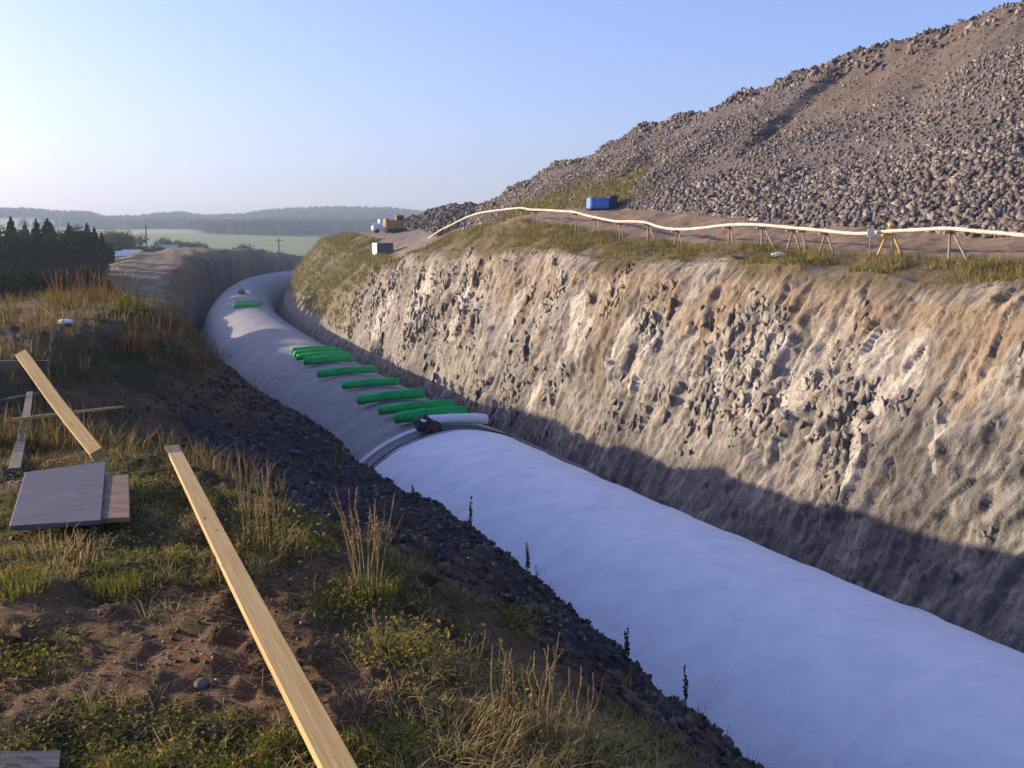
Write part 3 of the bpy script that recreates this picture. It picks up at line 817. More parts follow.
def build_slope_rubble():
    n = 22000
    t = np.concatenate([rng.uniform(-40, 5, n), rng.uniform(5, 60, 3000)]); cs = np.interp(t, BT, B_CS); es = np.interp(t, BT, B_ES)
    s = cs + 1.5 + (es - .7 - cs) * rng.uniform(0, 1, len(t)) ** .6
    x, y = W(t, s); z = H(x, y)
    sz = np.exp(rng.uniform(np.log(.012), np.log(.045), len(t)))
    v, f, tint = stones(np.stack([x, y, z + sz * .2], 1), sz, CUB_V, CUB_F, .4)
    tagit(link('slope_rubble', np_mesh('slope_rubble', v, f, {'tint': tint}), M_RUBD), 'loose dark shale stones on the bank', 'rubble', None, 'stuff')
    n = 34000
    a = np.radians(rng.uniform(-34, 25, n)); r = np.sqrt(rng.uniform(2.4 ** 2, 13 ** 2, n))
    x = r * np.sin(a); y = r * np.cos(a); t, s = TS(x, y)
    k = s < np.interp(t, BT, B_CS) + .6; x = x[k]; y = y[k]
    z = H(x, y); sz = np.exp(rng.uniform(np.log(.0022), np.log(.011), len(x)))
    v, f, tint = stones(np.stack([x, y, z + sz * .2], 1), sz, CUB_V, CUB_F, .4)
    tagit(link('pebbles', np_mesh('pebbles', v, f, {'tint': tint}), M_PEB), 'small pebbles and clods on the brown ground', 'pebbles', None, 'stuff')
build_slope_rubble()
def build_mound_rubble():
    t = rng.uniform(100, 190, 5000); q = rng.uniform(3.05, 4.15, 5000); tt, sg, zz = right_point(t, q); x, y = W(tt, sg)
    sz = np.exp(rng.uniform(np.log(.10), np.log(.45), len(t)))
    v, f, ti = stones(np.stack([x, y, zz], 1), sz, CUB_V, CUB_F, .4)
    tagit(link('mound_rubble', np_mesh('mound_rubble', v, f, {'tint': ti}), M_RUBD), 'dark stones heaped behind the excavator', 'rubble', None, 'stuff')
build_mound_rubble()
# ------------------------------------------------------------------ ground vegetation (stuff)
def blades(pos, az, h, wd, bend, tint):
    n = len(pos)
    dx = np.stack([np.cos(az), np.sin(az), 0 * az], 1); px = np.stack([-np.sin(az), np.cos(az), 0 * az], 1)
    up = np.array([0, 0, 1.])
    m1 = pos + up * (h * .55)[:, None] + dx * (h * bend * .3)[:, None]
    m2 = pos + up * (h * (1 - .25 * bend))[:, None] + dx * (h * bend)[:, None]
    w2 = px * (wd / 2)[:, None]
    v = np.stack([pos - w2, pos + w2, m1 - w2 * .75, m1 + w2 * .75, m2], 1)
    f = np.array([(0, 1, 3), (0, 3, 2), (2, 3, 4)])
    f = (f[None] + 5 * np.arange(n)[:, None, None]).reshape(-1, 3)
    return v.reshape(-1, 3), f, np.repeat(tint, 5)

def tuft_blades(cx, cy, cz, per, spread, hr, wr, bend=(.1, .8), tint=(0, 1)):
    n = len(cx); N = n * per
    a = rng.uniform(0, 2 * math.pi, N); r = np.abs(rng.normal(0, 1, N)) * np.repeat(spread, per)
    x = np.repeat(cx, per) + r * np.cos(a); y = np.repeat(cy, per) + r * np.sin(a)
    z = np.repeat(cz, per) - .01
    h = rng.uniform(*hr, N) * np.repeat(rng.uniform(.6, 1.2, n), per)
    return blades(np.stack([x, y, z], 1), a + rng.normal(0, .6, N), h, rng.uniform(*wr, N), rng.uniform(*bend, N), np.clip(np.repeat(rng.uniform(*tint, n), per) + rng.normal(0, .15, N), 0, 1))

def near_points(n, rmax, fn, rmin=2.3):
    a = np.radians(rng.uniform(-36, 27, n)); r = rmin * (rmax / rmin) ** rng.uniform(0, 1, n)
    x = r * np.sin(a); y = r * np.cos(a); t, s = TS(x, y)
    k = fn(x, y, t, s) > rng.uniform(0, 1, n); x = x[k]; y = y[k]
    return x, y, H(x, y)

def build_grass():
    vm = lambda x, y, t, s: sstep(.35, .9, veg_mask(x, y, t, s))
    pn = lambda x, y, k, sd: fbm(np.stack([x, y, 0 * x], 1) / k, 2, sd)
    greenish = lambda x, y, t, s: vm(x, y, t, s) * sstep(-.1, .35, pn(x, y, .55, 71))
    dryish = lambda x, y, t, s: np.maximum(sstep(.3, .8, veg_mask(x, y, t, s)) * sstep(.1, -.25, pn(x, y, .6, 71)), .9 * np.exp(-(((x - .05) / .55) ** 2 + ((y - 3.25) / .45) ** 2)))
    x, y, z = near_points(21000, 10, greenish)
    v, f, ti = tuft_blades(x, y, z, 9, np.full(len(x), .022), (.02, .065), (.0028, .0055), (.2, .9))
    tagit(link('grass', np_mesh('grass', v, f, {'tint': ti}), M_GRASS), 'short green grass on the plateau', 'grass', None, 'stuff')
    x, y, z = near_points(15000, 10, dryish)
    v, f, ti = tuft_blades(x, y, z, 8, np.full(len(x), .025), (.03, .12), (.0025, .0048), (.3, 1.7))
    tagit(link('dry_grass', np_mesh('dry_grass', v, f, {'tint': ti}), M_DRY), 'tangled straw coloured grass on the plateau', 'grass', None, 'stuff')
    # low leafy herbs
    x, y, z = near_points(190000, 10, lambda x, y, t, s: sstep(.25, .85, veg_mask(x, y, t, s)))
    n = len(x)
    c = np.stack([x, y, z + rng.uniform(.002, .04, n)], 1)
    a = rng.normal(size=(n, 3)); a[:, 2] = np.abs(a[:, 2]) + .6; a /= np.linalg.norm(a, axis=1)[:, None]
    b = np.cross(a, rng.normal(size=(n, 3))); b /= np.linalg.norm(b, axis=1)[:, None]; d = np.cross(a, b)
    sz = rng.uniform(.0035, .0115, n)[:, None]
    v = np.stack([c - b * sz, c + d * sz * .55, c + b * sz, c - d * sz * .55], 1).reshape(-1, 3)
    f = (np.array([(0, 1, 2), (0, 2, 3)])[None] + 4 * np.arange(n)[:, None, None]).reshape(-1, 3)
    tagit(link('ground_cover', np_mesh('ground_cover', v, f, {'tint': np.repeat(rng.uniform(0, 1, n), 4)}), M_LEAF), 'low leafy weeds creeping over the soil', 'ground cover', None, 'stuff')
    x, y, z = near_points(9000, 8, lambda x, y, t, s: .75 * (s < np.interp(t, BT, B_CS) + .8))
    n = len(x); v, f, ti = blades(np.stack([x, y, z + .003], 1), rng.uniform(0, 6.28, n), rng.uniform(.02, .09, n), rng.uniform(.0015, .0035, n), np.full(n, 3.0), rng.uniform(0, 1, n))
    v = v.reshape(-1, 5, 3); v[:, 2:, 2] = v[:, :1, 2] + rng.uniform(.001, .012, (n, 1)); v = v.reshape(-1, 3)
    tagit(link('straw_litter', np_mesh('straw_litter', v, f, {'tint': ti}), M_DRY), 'scattered dead straw bits on the brown soil', 'straw', None, 'stuff')
    # rough grass on the hump and far bank
    hump = lambda x, y, t, s: (np.hypot(x, y) > 9) * sstep(.3, -.6, s - np.interp(t, BT, B_CS) - 1.8) * (t < 32) * sstep(-.35, .15, fbm(np.stack([x, y, 0 * x], 1) / 1.6, 3, 77)) * (t > -30) * (1 - .85 * np.exp(-((t + 26) / 3.5) ** 2))
    x, y, z = near_points(13000, 75, hump, 9)
    a = np.radians(rng.uniform(-25, -12, 30000)); r = rng.uniform(40, 360, len(a)); x2 = r * np.sin(a); y2 = r * np.cos(a); t2, s2 = TS(x2, y2)
    k = (s2 < -7.6) & (s2 > -40) & (t2 > 15) & (t2 < 345) & (fbm(np.stack([x2, y2, 0 * x2], 1) / 9, 3, 79) + .8 * (s2 > -13.5) > rng.uniform(-.3, .8, len(a)))
    t3 = rng.uniform(-37, 2, 2600); c3 = np.interp(t3, BT, B_CS); s3 = c3 + .4 + (np.interp(t3, BT, B_ES) - c3 - .2) * rng.uniform(0, 1, 2600) ** 1.4
    k3 = fbm(np.stack([t3 / 1.3, s3 / 1.1, 0 * t3], 1), 3, 87) > rng.uniform(.05, .55, 2600); x3, y3 = W(t3[k3], s3[k3])
    x = np.concatenate([x, x2[k], x3]); y = np.concatenate([y, y2[k], y3]); z = np.concatenate([z, H(x2[k], y2[k]), H(x3, y3)])
    small = np.concatenate([np.zeros(len(x) - len(x3)), np.ones(len(x3))])
    r = np.hypot(x, y)
    v, f, ti = tuft_blades(x, y, z, 9, .05 + .004 * r, (.12, .5), (.008, .016), (.1, .7))
    vv = v.reshape(len(x), -1, 3); bz = vv[:, :1]; ks = np.where(small > 0, .42, 1.0)[:, None, None]; v = (bz + (vv - bz) * ks).reshape(-1, 3)
    tagit(link('rough_grass', np_mesh('rough_grass', v, f, {'tint': ti}), M_ROUGH), 'rough yellowing grass over the hump', 'grass', None, 'stuff')
    # grass along the berm shoulder, heap toe and far right bank
    V = []; Fs = []; T_ = []; o = 0
    def put(n, tr, qr, prob, hr, wr, per=7):
        nonlocal o
        t = rng.uniform(0, 1, n); t = tr[0] + (tr[1] - tr[0]) * t; q = rng.uniform(*qr, n)
        t, s, z, M = right_point(t, q, True)
        k = prob(t, q, s, M) > rng.uniform(0, 1, n); t, s, z = t[k], s[k], z[k]; x, y = W(t, s)
        v, f, ti = tuft_blades(x, y, z, per, .06 + .002 * np.hypot(x, y), hr, wr)
        V.append(v); Fs.append(f + o); T_.append(ti); o += len(v)
    nz = lambda t, s, k, sd: fbm(np.stack([t / k, s / k, 0 * t], 1), 3, sd)
    put(15000, (-24, 55), (.985, 2.12), lambda t, q, s, M: sstep(-.25, .35, nz(t, s, 2.2, 81)) * (.45 + .55 * sstep(.95, 1.35, q)), (.07, .30), (.014, .03))
    put(3500, (-24, 50), (1.45, 2.1), lambda t, q, s, M: .35 * sstep(-.2, .3, nz(t, s, 1.6, 83)) + .1, (.15, .5), (.014, .03))
    put(3000, (22, 75), (3.0, 3.45), lambda t, q, s, M: turf_heap(t, M), (.2, .6), (.03, .06))
    put(9000, (62, 210), (.35, 2.0), lambda t, q, s, M: sstep(-.45, .15, nz(t, s, 5, 85)) * M['far'], (.25, .8), (.06, .12))
    tagit(link('berm_grass', np_mesh('berm_grass', np.concatenate(V), np.concatenate(Fs), {'tint': np.concatenate(T_)}), M_BTURF), 'yellow green grass along the top of the rock wall', 'grass', None, 'stuff')
build_grass()

# ------------------------------------------------------------------ the tunnel
def arch(t, ph, rad):
    """point on the tunnel skin: ph 0 crown, +right; straight walls below the springing"""
    ph = np.asarray(ph, float)
    over = np.clip(np.abs(ph) - math.pi / 2, 0, None)
    p2 = np.clip(ph, -math.pi / 2, math.pi / 2)
    s = rad * np.sin(p2); z = Z_A + rad * np.cos(p2) - over * 6
    x, y = W(t, s)
    return x, y, z

def skin(t0, t1, nt, nph, rad, wob=0.0, lip=0.0, seed=1, ph0=-1.9, ph1=1.9):
    ts = np.linspace(t0, t1, nt); ph = np.linspace(ph0, ph1, nph)
    T, Pn = np.meshgrid(ts, ph, indexing='ij'); t = T.ravel(); p = Pn.ravel()
    kk = (t - t0) / (t1 - t0)
    rr = rad + lip * kk
    if lip:
        rr = rr + .03 * np.exp(-((T.ravel() - t1) / .12) ** 2) + .005 * np.sin(T.ravel() * 2 * math.pi / (t1 - t0) * 3 + 2.5 * np.sin(p * 3 + seed)) * np.exp(-np.abs(p) * .3)
    if wob:
        q = np.stack([t / 1.3, p * 4, 0 * t], 1)
        rr = rr + wob * fbm(q, 4, seed) + wob * .8 * fbm(np.stack([t / .35, p * 1.2, 0 * t], 1), 2, seed + 5)
    x, y, z = arch(t, p, rr)
    v = np.stack([x, y, z], 1)
    # inner lip so that a segment has thickness at its edges
    a = 0; f = grid_faces(nt, nph)
    x0, y0, z0 = arch(np.full(nph, t0), ph, rad - .12); x1, y1, z1 = arch(np.full(nph, t1), ph, rad - .12)
    n0 = len(v); v = np.concatenate([v, np.stack([x0, y0, z0], 1), np.stack([x1, y1, z1], 1), v[:nph], v[(nt - 1) * nph:nt * nph]])
    i = np.arange(nph - 1)
    e0 = n0 + 2 * nph if not lip else 0; f0 = np.stack([n0 + i, n0 + i + 1, e0 + i + 1, e0 + i], 1); b = n0 + 3 * nph if not lip else (nt - 1) * nph
    f1 = np.stack([b + i, b + i + 1, n0 + nph + i + 1, n0 + nph + i], 1)
    return v, np.concatenate([f, f0, f1])

TUN = empty('tunnel', (*W(0, 0), -15.0), 'long curved tunnel tube in the trench, near half wrapped in white fleece', 'tunnel')
inv = Matrix.Translation(-Vector(TUN.location))
def tpart(name, v, f, m, smooth=True, label=None):
    v = np.asarray(v) - np.array(TUN.location)
    o = link(name, np_mesh(name, v, f, None, smooth), m, TUN)
    if label: o['label'] = label
    return o
t = 1.35
SEG = 7.4
while t < 330:
    t1 = t + SEG - .002
    v, f = skin(t, t1, 14, 56, R_T - .02, .02, 0, 1)
    tpart('shell_segment', v, f, M_LINING); t += SEG
v, f = skin(1.2, 330, 140, 24, R_T - .14)
tpart('inner_shell', v, f, M_LINING)
STRIP = 3.4
for k in range(19):
    t1 = -.35 - k * STRIP; t0 = t1 - STRIP - .12
    v, f = skin(t0, t1, 36, 72, R_T + .012, .014, .022, 40 + k * 3)
    tpart('fleece_strip', v, f, M_FLEECE)
v, f = skin(-.6, .85, 10, 64, R_T + .05, .01, 0, 7)
tpart('joint_band', v, f, M_JOINT, True, 'dark membrane band round the tube')
v, f = skin(.78, 1.32, 6, 64, R_T + .09, .01, 0, 8)
tpart('pale_band', v, f, M_BANDP)
v, f = skin(-.42, -.24, 3, 64, R_T + .10, .012, 0, 9)
tpart('edge_batten', v, f, M_DARKM)
# end wall of the lining far away
v, f = skin(330, 331, 3, 40, R_T + .25)
tpart('portal_rim', v, f, M_BANDP)

# ------------------------------------------------------------------ rolls lying across the crown
def roll_mesh(L, r, sag, seed):
    rs = np.random.default_rng(seed)
    n = 18; ks = np.linspace(-.5, .5, 15); v = []; f = []
    for i, k in enumerate(ks):
        for j in range(n):
            a = 2 * math.pi * j / n
            rr = r * (1 + .05 * math.sin(2 * a + seed + 3 * k) + .03 * math.sin(5 * k * 3.1 + seed) + rs.normal(0, .022)) * (1 - .06 * (abs(k) > .49))
            flat = .86 if math.sin(a) < 0 else 1
            v.append((k * L, rr * math.cos(a) * 1.05, rr * math.sin(a) * flat + r * .86 - sag * (2 * k) ** 2))
    f = grid_faces(15, n, True).tolist(); f = [tuple(q) for q in f]
    for e, i0 in ((-1, 0), (1, 14 * n)):
        # spiral end: rings stepping in
        prev = list(range(i0, i0 + n))
        for m, (q, dx) in enumerate(((.72, .03), (.66, -.02), (.40, .025), (.33, -.05))):
            b = len(v)
            for j in range(n):
                p = v[i0 + j]; c = (p[0], 0, r * .86 - sag)
                v.append((p[0] - e * dx, c[1] + (p[1]) * q, c[2] + (p[2] - c[2]) * q))
            for j in range(n):
                f.append((prev[j], prev[(j + 1) % n], b + (j + 1) % n, b + j))
            prev = list(range(b, b + n))
        f.append(tuple(prev))
    me = bpy.data.meshes.new('roll'); me.from_pydata(v, [], f); me.update()
    me.polygons.foreach_set('use_smooth', [True] * len(me.polygons)); me.update()
    bm = bmesh.new(); bm.from_mesh(me); bmesh.ops.recalc_face_normals(bm, faces=bm.faces[:]); bm.to_mesh(me); bm.free()
    return me

def place_roll(name, u, v, L, r, mat, label, cat, group=None, turn=0.0, seed=1, sag=.06, zup=0.0):
    q = on_z(u, v, Z_C + r * .8)
    t, s = TS(q.x, q.y); t = float(t); s = float(s)
    zc = Z_A + math.sqrt((R_T + .0) ** 2 - s * s)
    o = link(name, roll_mesh(L, r, sag, seed), mat)
    x, y = W(t, s); h = float(np.interp(t, _t, _hd))
    o.location = (float(x), float(y), zc + .005 + zup)
    o.rotation_euler = (0, math.asin(min(.6, max(-.6, s / R_T))) * .75, -h + turn)
    return tagit(o, label, cat, group)
GR = 'green geotextile rolls lying across the tunnel'
rolls = [(313, 349.5, .0, 'green roll at the back of the pile on the tunnel, farthest of the four'),
         (318, 352.6, .03, 'green roll in the pile on the tunnel, second from the back'),
         (323.5, 355.9, -.02, 'green roll in the pile on the tunnel, third from the back'),
         (329, 359.5, .02, 'green roll at the front of the pile, nearest of the four'),
         (347, 371, .0, 'single green roll lying just in front of the pile of four'),
         (371, 383, .02, 'single green roll midway between the pile and the pair'),
         (391, 396, -.03, 'single green roll lying just behind the pair of rolls'),
         (417, 407, .03, 'green roll, the rear one of the pair near the white roll'),
         (431, 414.5, -.01, 'green roll, front one of the pair beside the black bundle')]
for i, (u, v, tn, lb) in enumerate(rolls):
    place_roll('geotextile_roll', u, v, 3.3 + .12 * (i * 7 % 5), .245 + .01 * (i * 3 % 5), M_GREEN, lb, 'roll', GR, tn, i + 3)
place_roll('geotextile_roll', 247, 305.5, 3.5, .30, M_GREEN, 'distant green roll lying alone at the tunnel bend', 'roll', GR, .0, 31)
place_roll('geotextile_roll', 249, 303, 3.5, .30, M_GREEN, 'distant green roll pushed close behind the lone one at the bend', 'roll', GR, .02, 33)
place_roll('fleece_roll', 458, 420.5, 2.8, .25, M_WROLL, 'white fleece roll lying beside the black bundle on the joint', 'roll', None, .06, 41, .04, .06)

# black bundle on the joint
def crumple(name, c, size, mat, parent, seed, amp=.25):
    bm = bmesh.new(); bmesh.ops.create_icosphere(bm, subdivisions=4, radius=1)
    v = np.array([q.co[:] for q in bm.verts]); n = v / np.linalg.norm(v, axis=1)[:, None]
    d = fbm(n * 2.2 + seed, 3, seed) * amp + .5 * amp * np.abs(fbm(n * 5 + seed, 3, seed + 3))
    v = n * (1 + d)[:, None]; v[:, 2] = np.maximum(v[:, 2], -.55)
    v = v * np.array(size) + np.array(c)
    for q, p in zip(bm.verts, v): q.co = p
    me = bpy.data.meshes.new(name); bm.to_mesh(me); bm.free()
    return link(name, me, mat, parent)
q = on_z(427, 428, Z_C + .1); tt, ss = TS(q.x, q.y)
bx_, by_ = W(float(tt), float(ss))
bz = Z_A + math.sqrt((R_T + .05) ** 2 - float(ss) ** 2)
bun = empty('sheet_bundle', (float(bx_), float(by_), bz), 'crumpled black bundle with dull red pieces on the tunnel joint', 'bundle')
crumple('black_sheet', (-.1, 0, .28), (.42, .34, .40), M_BLACK, bun, 3)
crumple('black_sheet', (.28, -.15, .2), (.34, .3, .3), M_BLACK, bun, 9)
m = MB(); m.box((.34, -.42, .24), (.36, .10, .22), Matrix.Rotation(.3, 3, 'Y'), .02); m.box((.05, -.40, .12), (.16, .1, .14), Matrix.Rotation(-.4, 3, 'Y'), .02)
m.build('red_crate', M_RED, bun)
crumple('white_rag', (-.15, -.2, .52), (.16, .12, .08), M_WROLL, bun, 12)

# dark plank off the shoulder of the tube, beside the joint
m = MB()
pts = []
for k in range(9):
    tq = .2 - k * .85; xq, yq, zq = arch(tq, .42 + .012 * k, R_T + .09)
    pts.append((float(xq), float(yq), float(zq)))
for k in range(8): m.bar(pts[k], pts[k + 1], .30, .045)
pl = m.build('edge_board', M_GREYW)
tagit(pl, 'dark grey board running along the right shoulder of the white tube', 'board')

# small things on the far tunnel
q = on_z(242, 293, Z_C + .2); tt, ss = TS(q.x, q.y)
sb = empty('site_bundle', (q.x, q.y, Z_A + math.sqrt(R_T ** 2 - float(ss) ** 2)), 'small dark bundle with pale rag left on the far tunnel bend', 'bundle')
crumple('dark_sack', (0, 0, .3), (.55, .45, .5), M_BROWNB, sb, 5); crumple('pale_rag', (.9, .2, .2), (.5, .4, .4), M_WROLL, sb, 8)
# ------------------------------------------------------------------ boards and panels in the foreground
def board(name, a, b, wd, th, mat, label, cat='board', roll=0.0, group=None, taper=0):
    """a sawn board from a to b, built along its own x axis"""
    a = Vector(a); b = Vector(b); d = b - a; x = d.normalized(); y = Vector((0, 0, 1)).cross(x).normalized(); z = x.cross(y)
    Rm = Matrix((x, y, z)).transposed() @ Matrix.Rotation(roll, 3, 'X')
    rs = random.Random(len(name) + int(d.length * 1000))
    bm = bmesh.new(); n = 14; L = d.length
    rows = []
    for i in range(n + 1):
        k = i / n; w2 = wd / 2 * (1 + rs.uniform(-.012, .012)); h2 = th / 2; off = .006 * math.sin(k * 5 + L)
        e = .0035
        prof = [(-w2, -h2 + e), (-w2, h2 - e), (-w2 + e, h2), (w2 - e, h2), (w2, h2 - e), (w2, -h2 + e), (w2 - e, -h2), (-w2 + e, -h2)]
        rows.append([bm.verts.new((k * L - L / 2, py + off, pz)) for py, pz in prof])
    for i in range(n):
        for j in range(8): bm.faces.new((rows[i][j], rows[i][(j + 1) % 8], rows[i + 1][(j + 1) % 8], rows[i + 1][j]))
    bm.faces.new(rows[0]); bm.faces.new(rows[n][::-1])
    bmesh.ops.recalc_face_normals(bm, faces=bm.faces[:])
    me = bpy.data.meshes.new(name); bm.to_mesh(me); bm.free()
    o = link(name, me, mat); o.matrix_world = Matrix.Translation((a + b) / 2) @ Rm.to_4x4()
    return tagit(o, label, cat, group)

ZB = -1.57
# long plank
a = on_z(337, 766, ZB); b = on_z(171, 447, ZB)
board('plank', a + (a - b).normalized() * .55, b, .102, .032, M_PINE, 'long yellow sawn plank lying from the picture bottom across the bare soil')
# raised beam
top = Vector((-4.35, 8.75, -.93)); bot = Vector((-3.22, 7.62, -1.56))
top = Vector(tuple(ray(22, 356) * 8.75)); bot = on_z(98, 455, -1.56)
board('beam', top, bot, .10, .085, M_PINE, 'thick yellow beam propped up on its far end above the grass', 'beam', .5)
# grey rail that carries the beam end, on stakes driven in the ground
rail_y = top + Vector((0, .03, -.085))
rail = empty('batter_rail', (rail_y.x - .7, rail_y.y, -1.62), 'grey stake and rail frame holding the far end of the beam', 'rail frame')
m = MB(); m.bar(Vector((-1.1, 0, rail_y.z + 1.62)), Vector((.92, -.02, rail_y.z + 1.63)), .035, .07); m.build('rail', M_GREYW, rail)
for xs in (-.95, -.35):
    m = MB(); m.bar(Vector((xs, .04, -.25)), Vector((xs, .04, rail_y.z + 1.62 + .03)), .05, .045, (0, 1, 0)); m.build('stake', M_GREYW, rail)
# low grey bar, grey board, batten
def gz(u, v, dz): 
    p = hit(u, v); return p + Vector((0, 0, dz))
board('bar', gz(-30, 415, .10), gz(38, 400, .10), .06, .04, M_GREYW, 'low grey timber bar at the left edge behind the upright board')
board('board', gz(16, 478, .06), gz(31, 402, .14), .085, .03, M_GREYW, 'weathered grey board lying in the grass beneath the pale batten')
board('batten', gz(6, 440, .20), gz(123, 421, .22), .05, .035, M_PINE, 'thin pale batten crossing beneath the thick beam')
board('board', gz(-60, 778, .035), gz(60, 773, .035), .12, .03, M_GREYW, 'grey board just entering the picture at the bottom left corner')

def slab(name, c4, th, mat, label, cat):
    bm = bmesh.new(); ctr = sum(c4, Vector()) / 4
    x = ((c4[1] - c4[0]) + (c4[2] - c4[3])).normalized(); z = Vector((0, 0, 1)); z = (z - x * z.dot(x)).normalized(); y = z.cross(x)
    M = Matrix((x, y, z)).transposed().to_4x4(); M.translation = ctr; Mi = M.inverted()
    p = [Mi @ q for q in c4]
    lo = [bm.verts.new(q - Vector((0, 0, th))) for q in p]; hi = [bm.verts.new(q) for q in p]
    bm.faces.new(hi); bm.faces.new(lo[::-1])
    for i in range(4): bm.faces.new((lo[i], lo[(i + 1) % 4], hi[(i + 1) % 4], hi[i]))
    bmesh.ops.bevel(bm, geom=bm.edges[:], offset=.004, segments=1, affect='EDGES')
    bmesh.ops.recalc_face_normals(bm, faces=bm.faces[:])
    me = bpy.data.meshes.new(name); bm.to_mesh(me); bm.free()
    o = link(name, me, mat); o.matrix_world = M
    return tagit(o, label, cat)
zp = -1.50
slab('shuttering_panel', [on_z(25, 472, zp), on_z(106, 461, zp), on_z(101, 520, zp - .02), on_z(9, 526, zp - .02)], .028, M_PANEL, 'bluish grey shuttering panel with scuffed face lying on the grass', 'panel')
slab('board', [on_z(92, 477, zp - .02), on_z(129, 474, zp - .02), on_z(130, 517, zp - .03), on_z(96, 519, zp - .03)], .03, M_BROWNB, 'short brown board sticking out from under the grey panel', 'board')

# ------------------------------------------------------------------ single stones
def rock(name, c, size, mat, label, cat='stone', group=None, seed=1, me=None):
    if me is None:
        bm = bmesh.new(); bmesh.ops.create_icosphere(bm, subdivisions=2, radius=1)
        v = np.array([q.co[:] for q in bm.verts]); rs = np.random.default_rng(seed)
        for k in range(9):
            n = rs.normal(size=3); n /= np.linalg.norm(n); dd = rs.uniform(.45, .8); h = v @ n
            v = v - np.where(h > dd, h - dd, 0)[:, None] * n
        v *= rs.uniform(.8, 1.15, 3)
        for q, p in zip(bm.verts, v): q.co = p
        me = bpy.data.meshes.new(name); bm.to_mesh(me); bm.free()
        me.attributes.new('tint', 'FLOAT', 'POINT').data.foreach_set('value', np.full(len(me.vertices), rs.uniform(.2, .8), np.float32))
    o = link(name, me, mat); o.location = c; o.scale = (size,) * 3 if not hasattr(size, '__len__') else size
    o.rotation_euler = (random.uniform(-.3, .3), random.uniform(-.3, .3), random.uniform(0, 6))
    return tagit(o, label, cat, group)
STN = [(202, 688, .030, 'grey upright stone on the bare soil left of the long plank'), (20, 640, .055, 'dark lump of stone among weeds at the left picture edge'),
       (310, 700, .03, 'bluish stone lying right beside the long plank in its shade'), (139, 738, .018, 'small pale pebble stone on bare soil near the bottom'), (160, 750, .022, 'pale pinkish stone on soil at the bottom, right of a smaller one'),
       (428, 583, .11, 'pale flat stone sitting lower on the dark bank'), (445, 572, .12, 'pale stone sitting on the dark bank above a flatter one'), (334, 508, .08, 'grey stone on the dark bank beside the left grass clump')]
for i, (u, v, s_, lb) in enumerate(STN):
    p = hit(u, v); rock('stone', (p.x, p.y, p.z + s_ * .35), (s_, s_ * .9, s_ * 1.15 if i == 0 else s_ * .75), M_PEB if i else M_RUB, lb, 'stone', None, 50 + i)

# boulders along the heap toe big enough to tell apart
protos = []
for k in range(7):
    protos.append(rock('boulder', (0, 0, 0), 1, M_RUB, 'x', 'boulder', None, 80 + k))
bt = []
for k in range(60):
    bt.append((rng.uniform(-15, 9), 2.96 + abs(rng.normal(0, .06)), rng.uniform(.17, .32)))
for i, (t, q, s_) in enumerate(bt):
    tt, ss, zz = right_point(np.array([t]), np.array([q])); x, y = W(tt, ss)
    o = protos[i % 7] if i < 7 else protos[i % 7].copy()
    if i >= 7: COL.objects.link(o)
    o.location = (float(x[0]), float(y[0]), float(zz[0]) + s_ * .3); o.scale = (s_, s_ * rng.uniform(.7, 1), s_ * rng.uniform(.6, .95)); o.rotation_euler = (rng.uniform(-.4, .4), rng.uniform(-.4, .4), rng.uniform(0, 6))
    tagit(o, 'grey broken boulder at the foot of the spoil heap behind the pipe', 'boulder', 'boulders along the foot of the spoil heap')

# ------------------------------------------------------------------ the pipe on trestles
PIPE = [(429, 238), (440, 230.5), (450, 225.5), (465, 218), (480, 213), (500, 210), (520, 208), (530, 209.5), (545, 210), (560, 211), (574, 212), (585, 215), (596, 217.5), (608, 220), (618, 221.5), (632, 221.5), (646, 222.5), (658, 226.5), (672, 229),
        (690, 229), (710, 227), (727, 225), (745, 224.5), (762, 225), (790, 227.5), (823, 230.5), (845, 233), (868, 233.5), (886, 231.5), (915, 230), (948, 228.5), (975, 231), (1000, 233), (1024, 235.5), (1060, 239)]
pp = [on_sigma(u, v, 13.0)[0] for u, v in PIPE]
pp.append(pp[-1] + (pp[-1] - pp[-2]) * 6 + Vector((0, 0, -.2)))
m = MB(); fine_p = []
for i in range(len(pp) - 1):
    a, b = pp[i], pp[i + 1]; p0 = pp[max(i - 1, 0)]; p3 = pp[min(i + 2, len(pp) - 1)]
    for k in range(5):
        u = k / 5
        fine_p.append(.5 * ((2 * a) + (b - p0) * u + (2 * p0 - 5 * a + 4 * b - p3) * u * u + (3 * a - p0 - 3 * b + p3) * u ** 3))
fine_p.append(pp[-1])
m.tube(fine_p, [.072 + .007 * math.sin(q * 1.7) for q in range(len(fine_p))], 9)
tagit(m.build('pipe', M_PIPE, None, True), 'long cream pipe sagging along the berm top on wooden trestles', 'pipe')

def berm_z(p):
    t, s = TS(p.x, p.y); t = float(t); s = float(s)
    qs = np.linspace(1, 3, 120); tt, sg, zz = right_point(np.full(120, t), qs)
    return float(np.interp(s, sg, zz))
TR = [(519, 0), (533, 1), (574, 0), (594, 1), (618, 0), (646, 2), (675, 1), (727, 0), (760, 2), (790, 1), (801, 3), (823, 1), (948, 2)]
where = ['highest trestle under the pipe, first from the far end', 'crossed trestle just right of the highest one', 'trestle left of the blue compressor below the pipe bend', 'crossed trestle in front of the blue compressor', 'thin trestle right of the blue compressor',
         'trestle with one long sloping prop on the grassy shoulder', 'crossed trestle where the pipe sags before the road', 'plain trestle where the pipe begins to rise over the road', 'trestle with one sloping prop in tall grass', 'crossed trestle right beside a lone leaning prop',
         'lone leaning prop under the pipe beside a crossed trestle', 'crossed trestle left of the white sign', 'tall post trestle farthest right under the pipe']
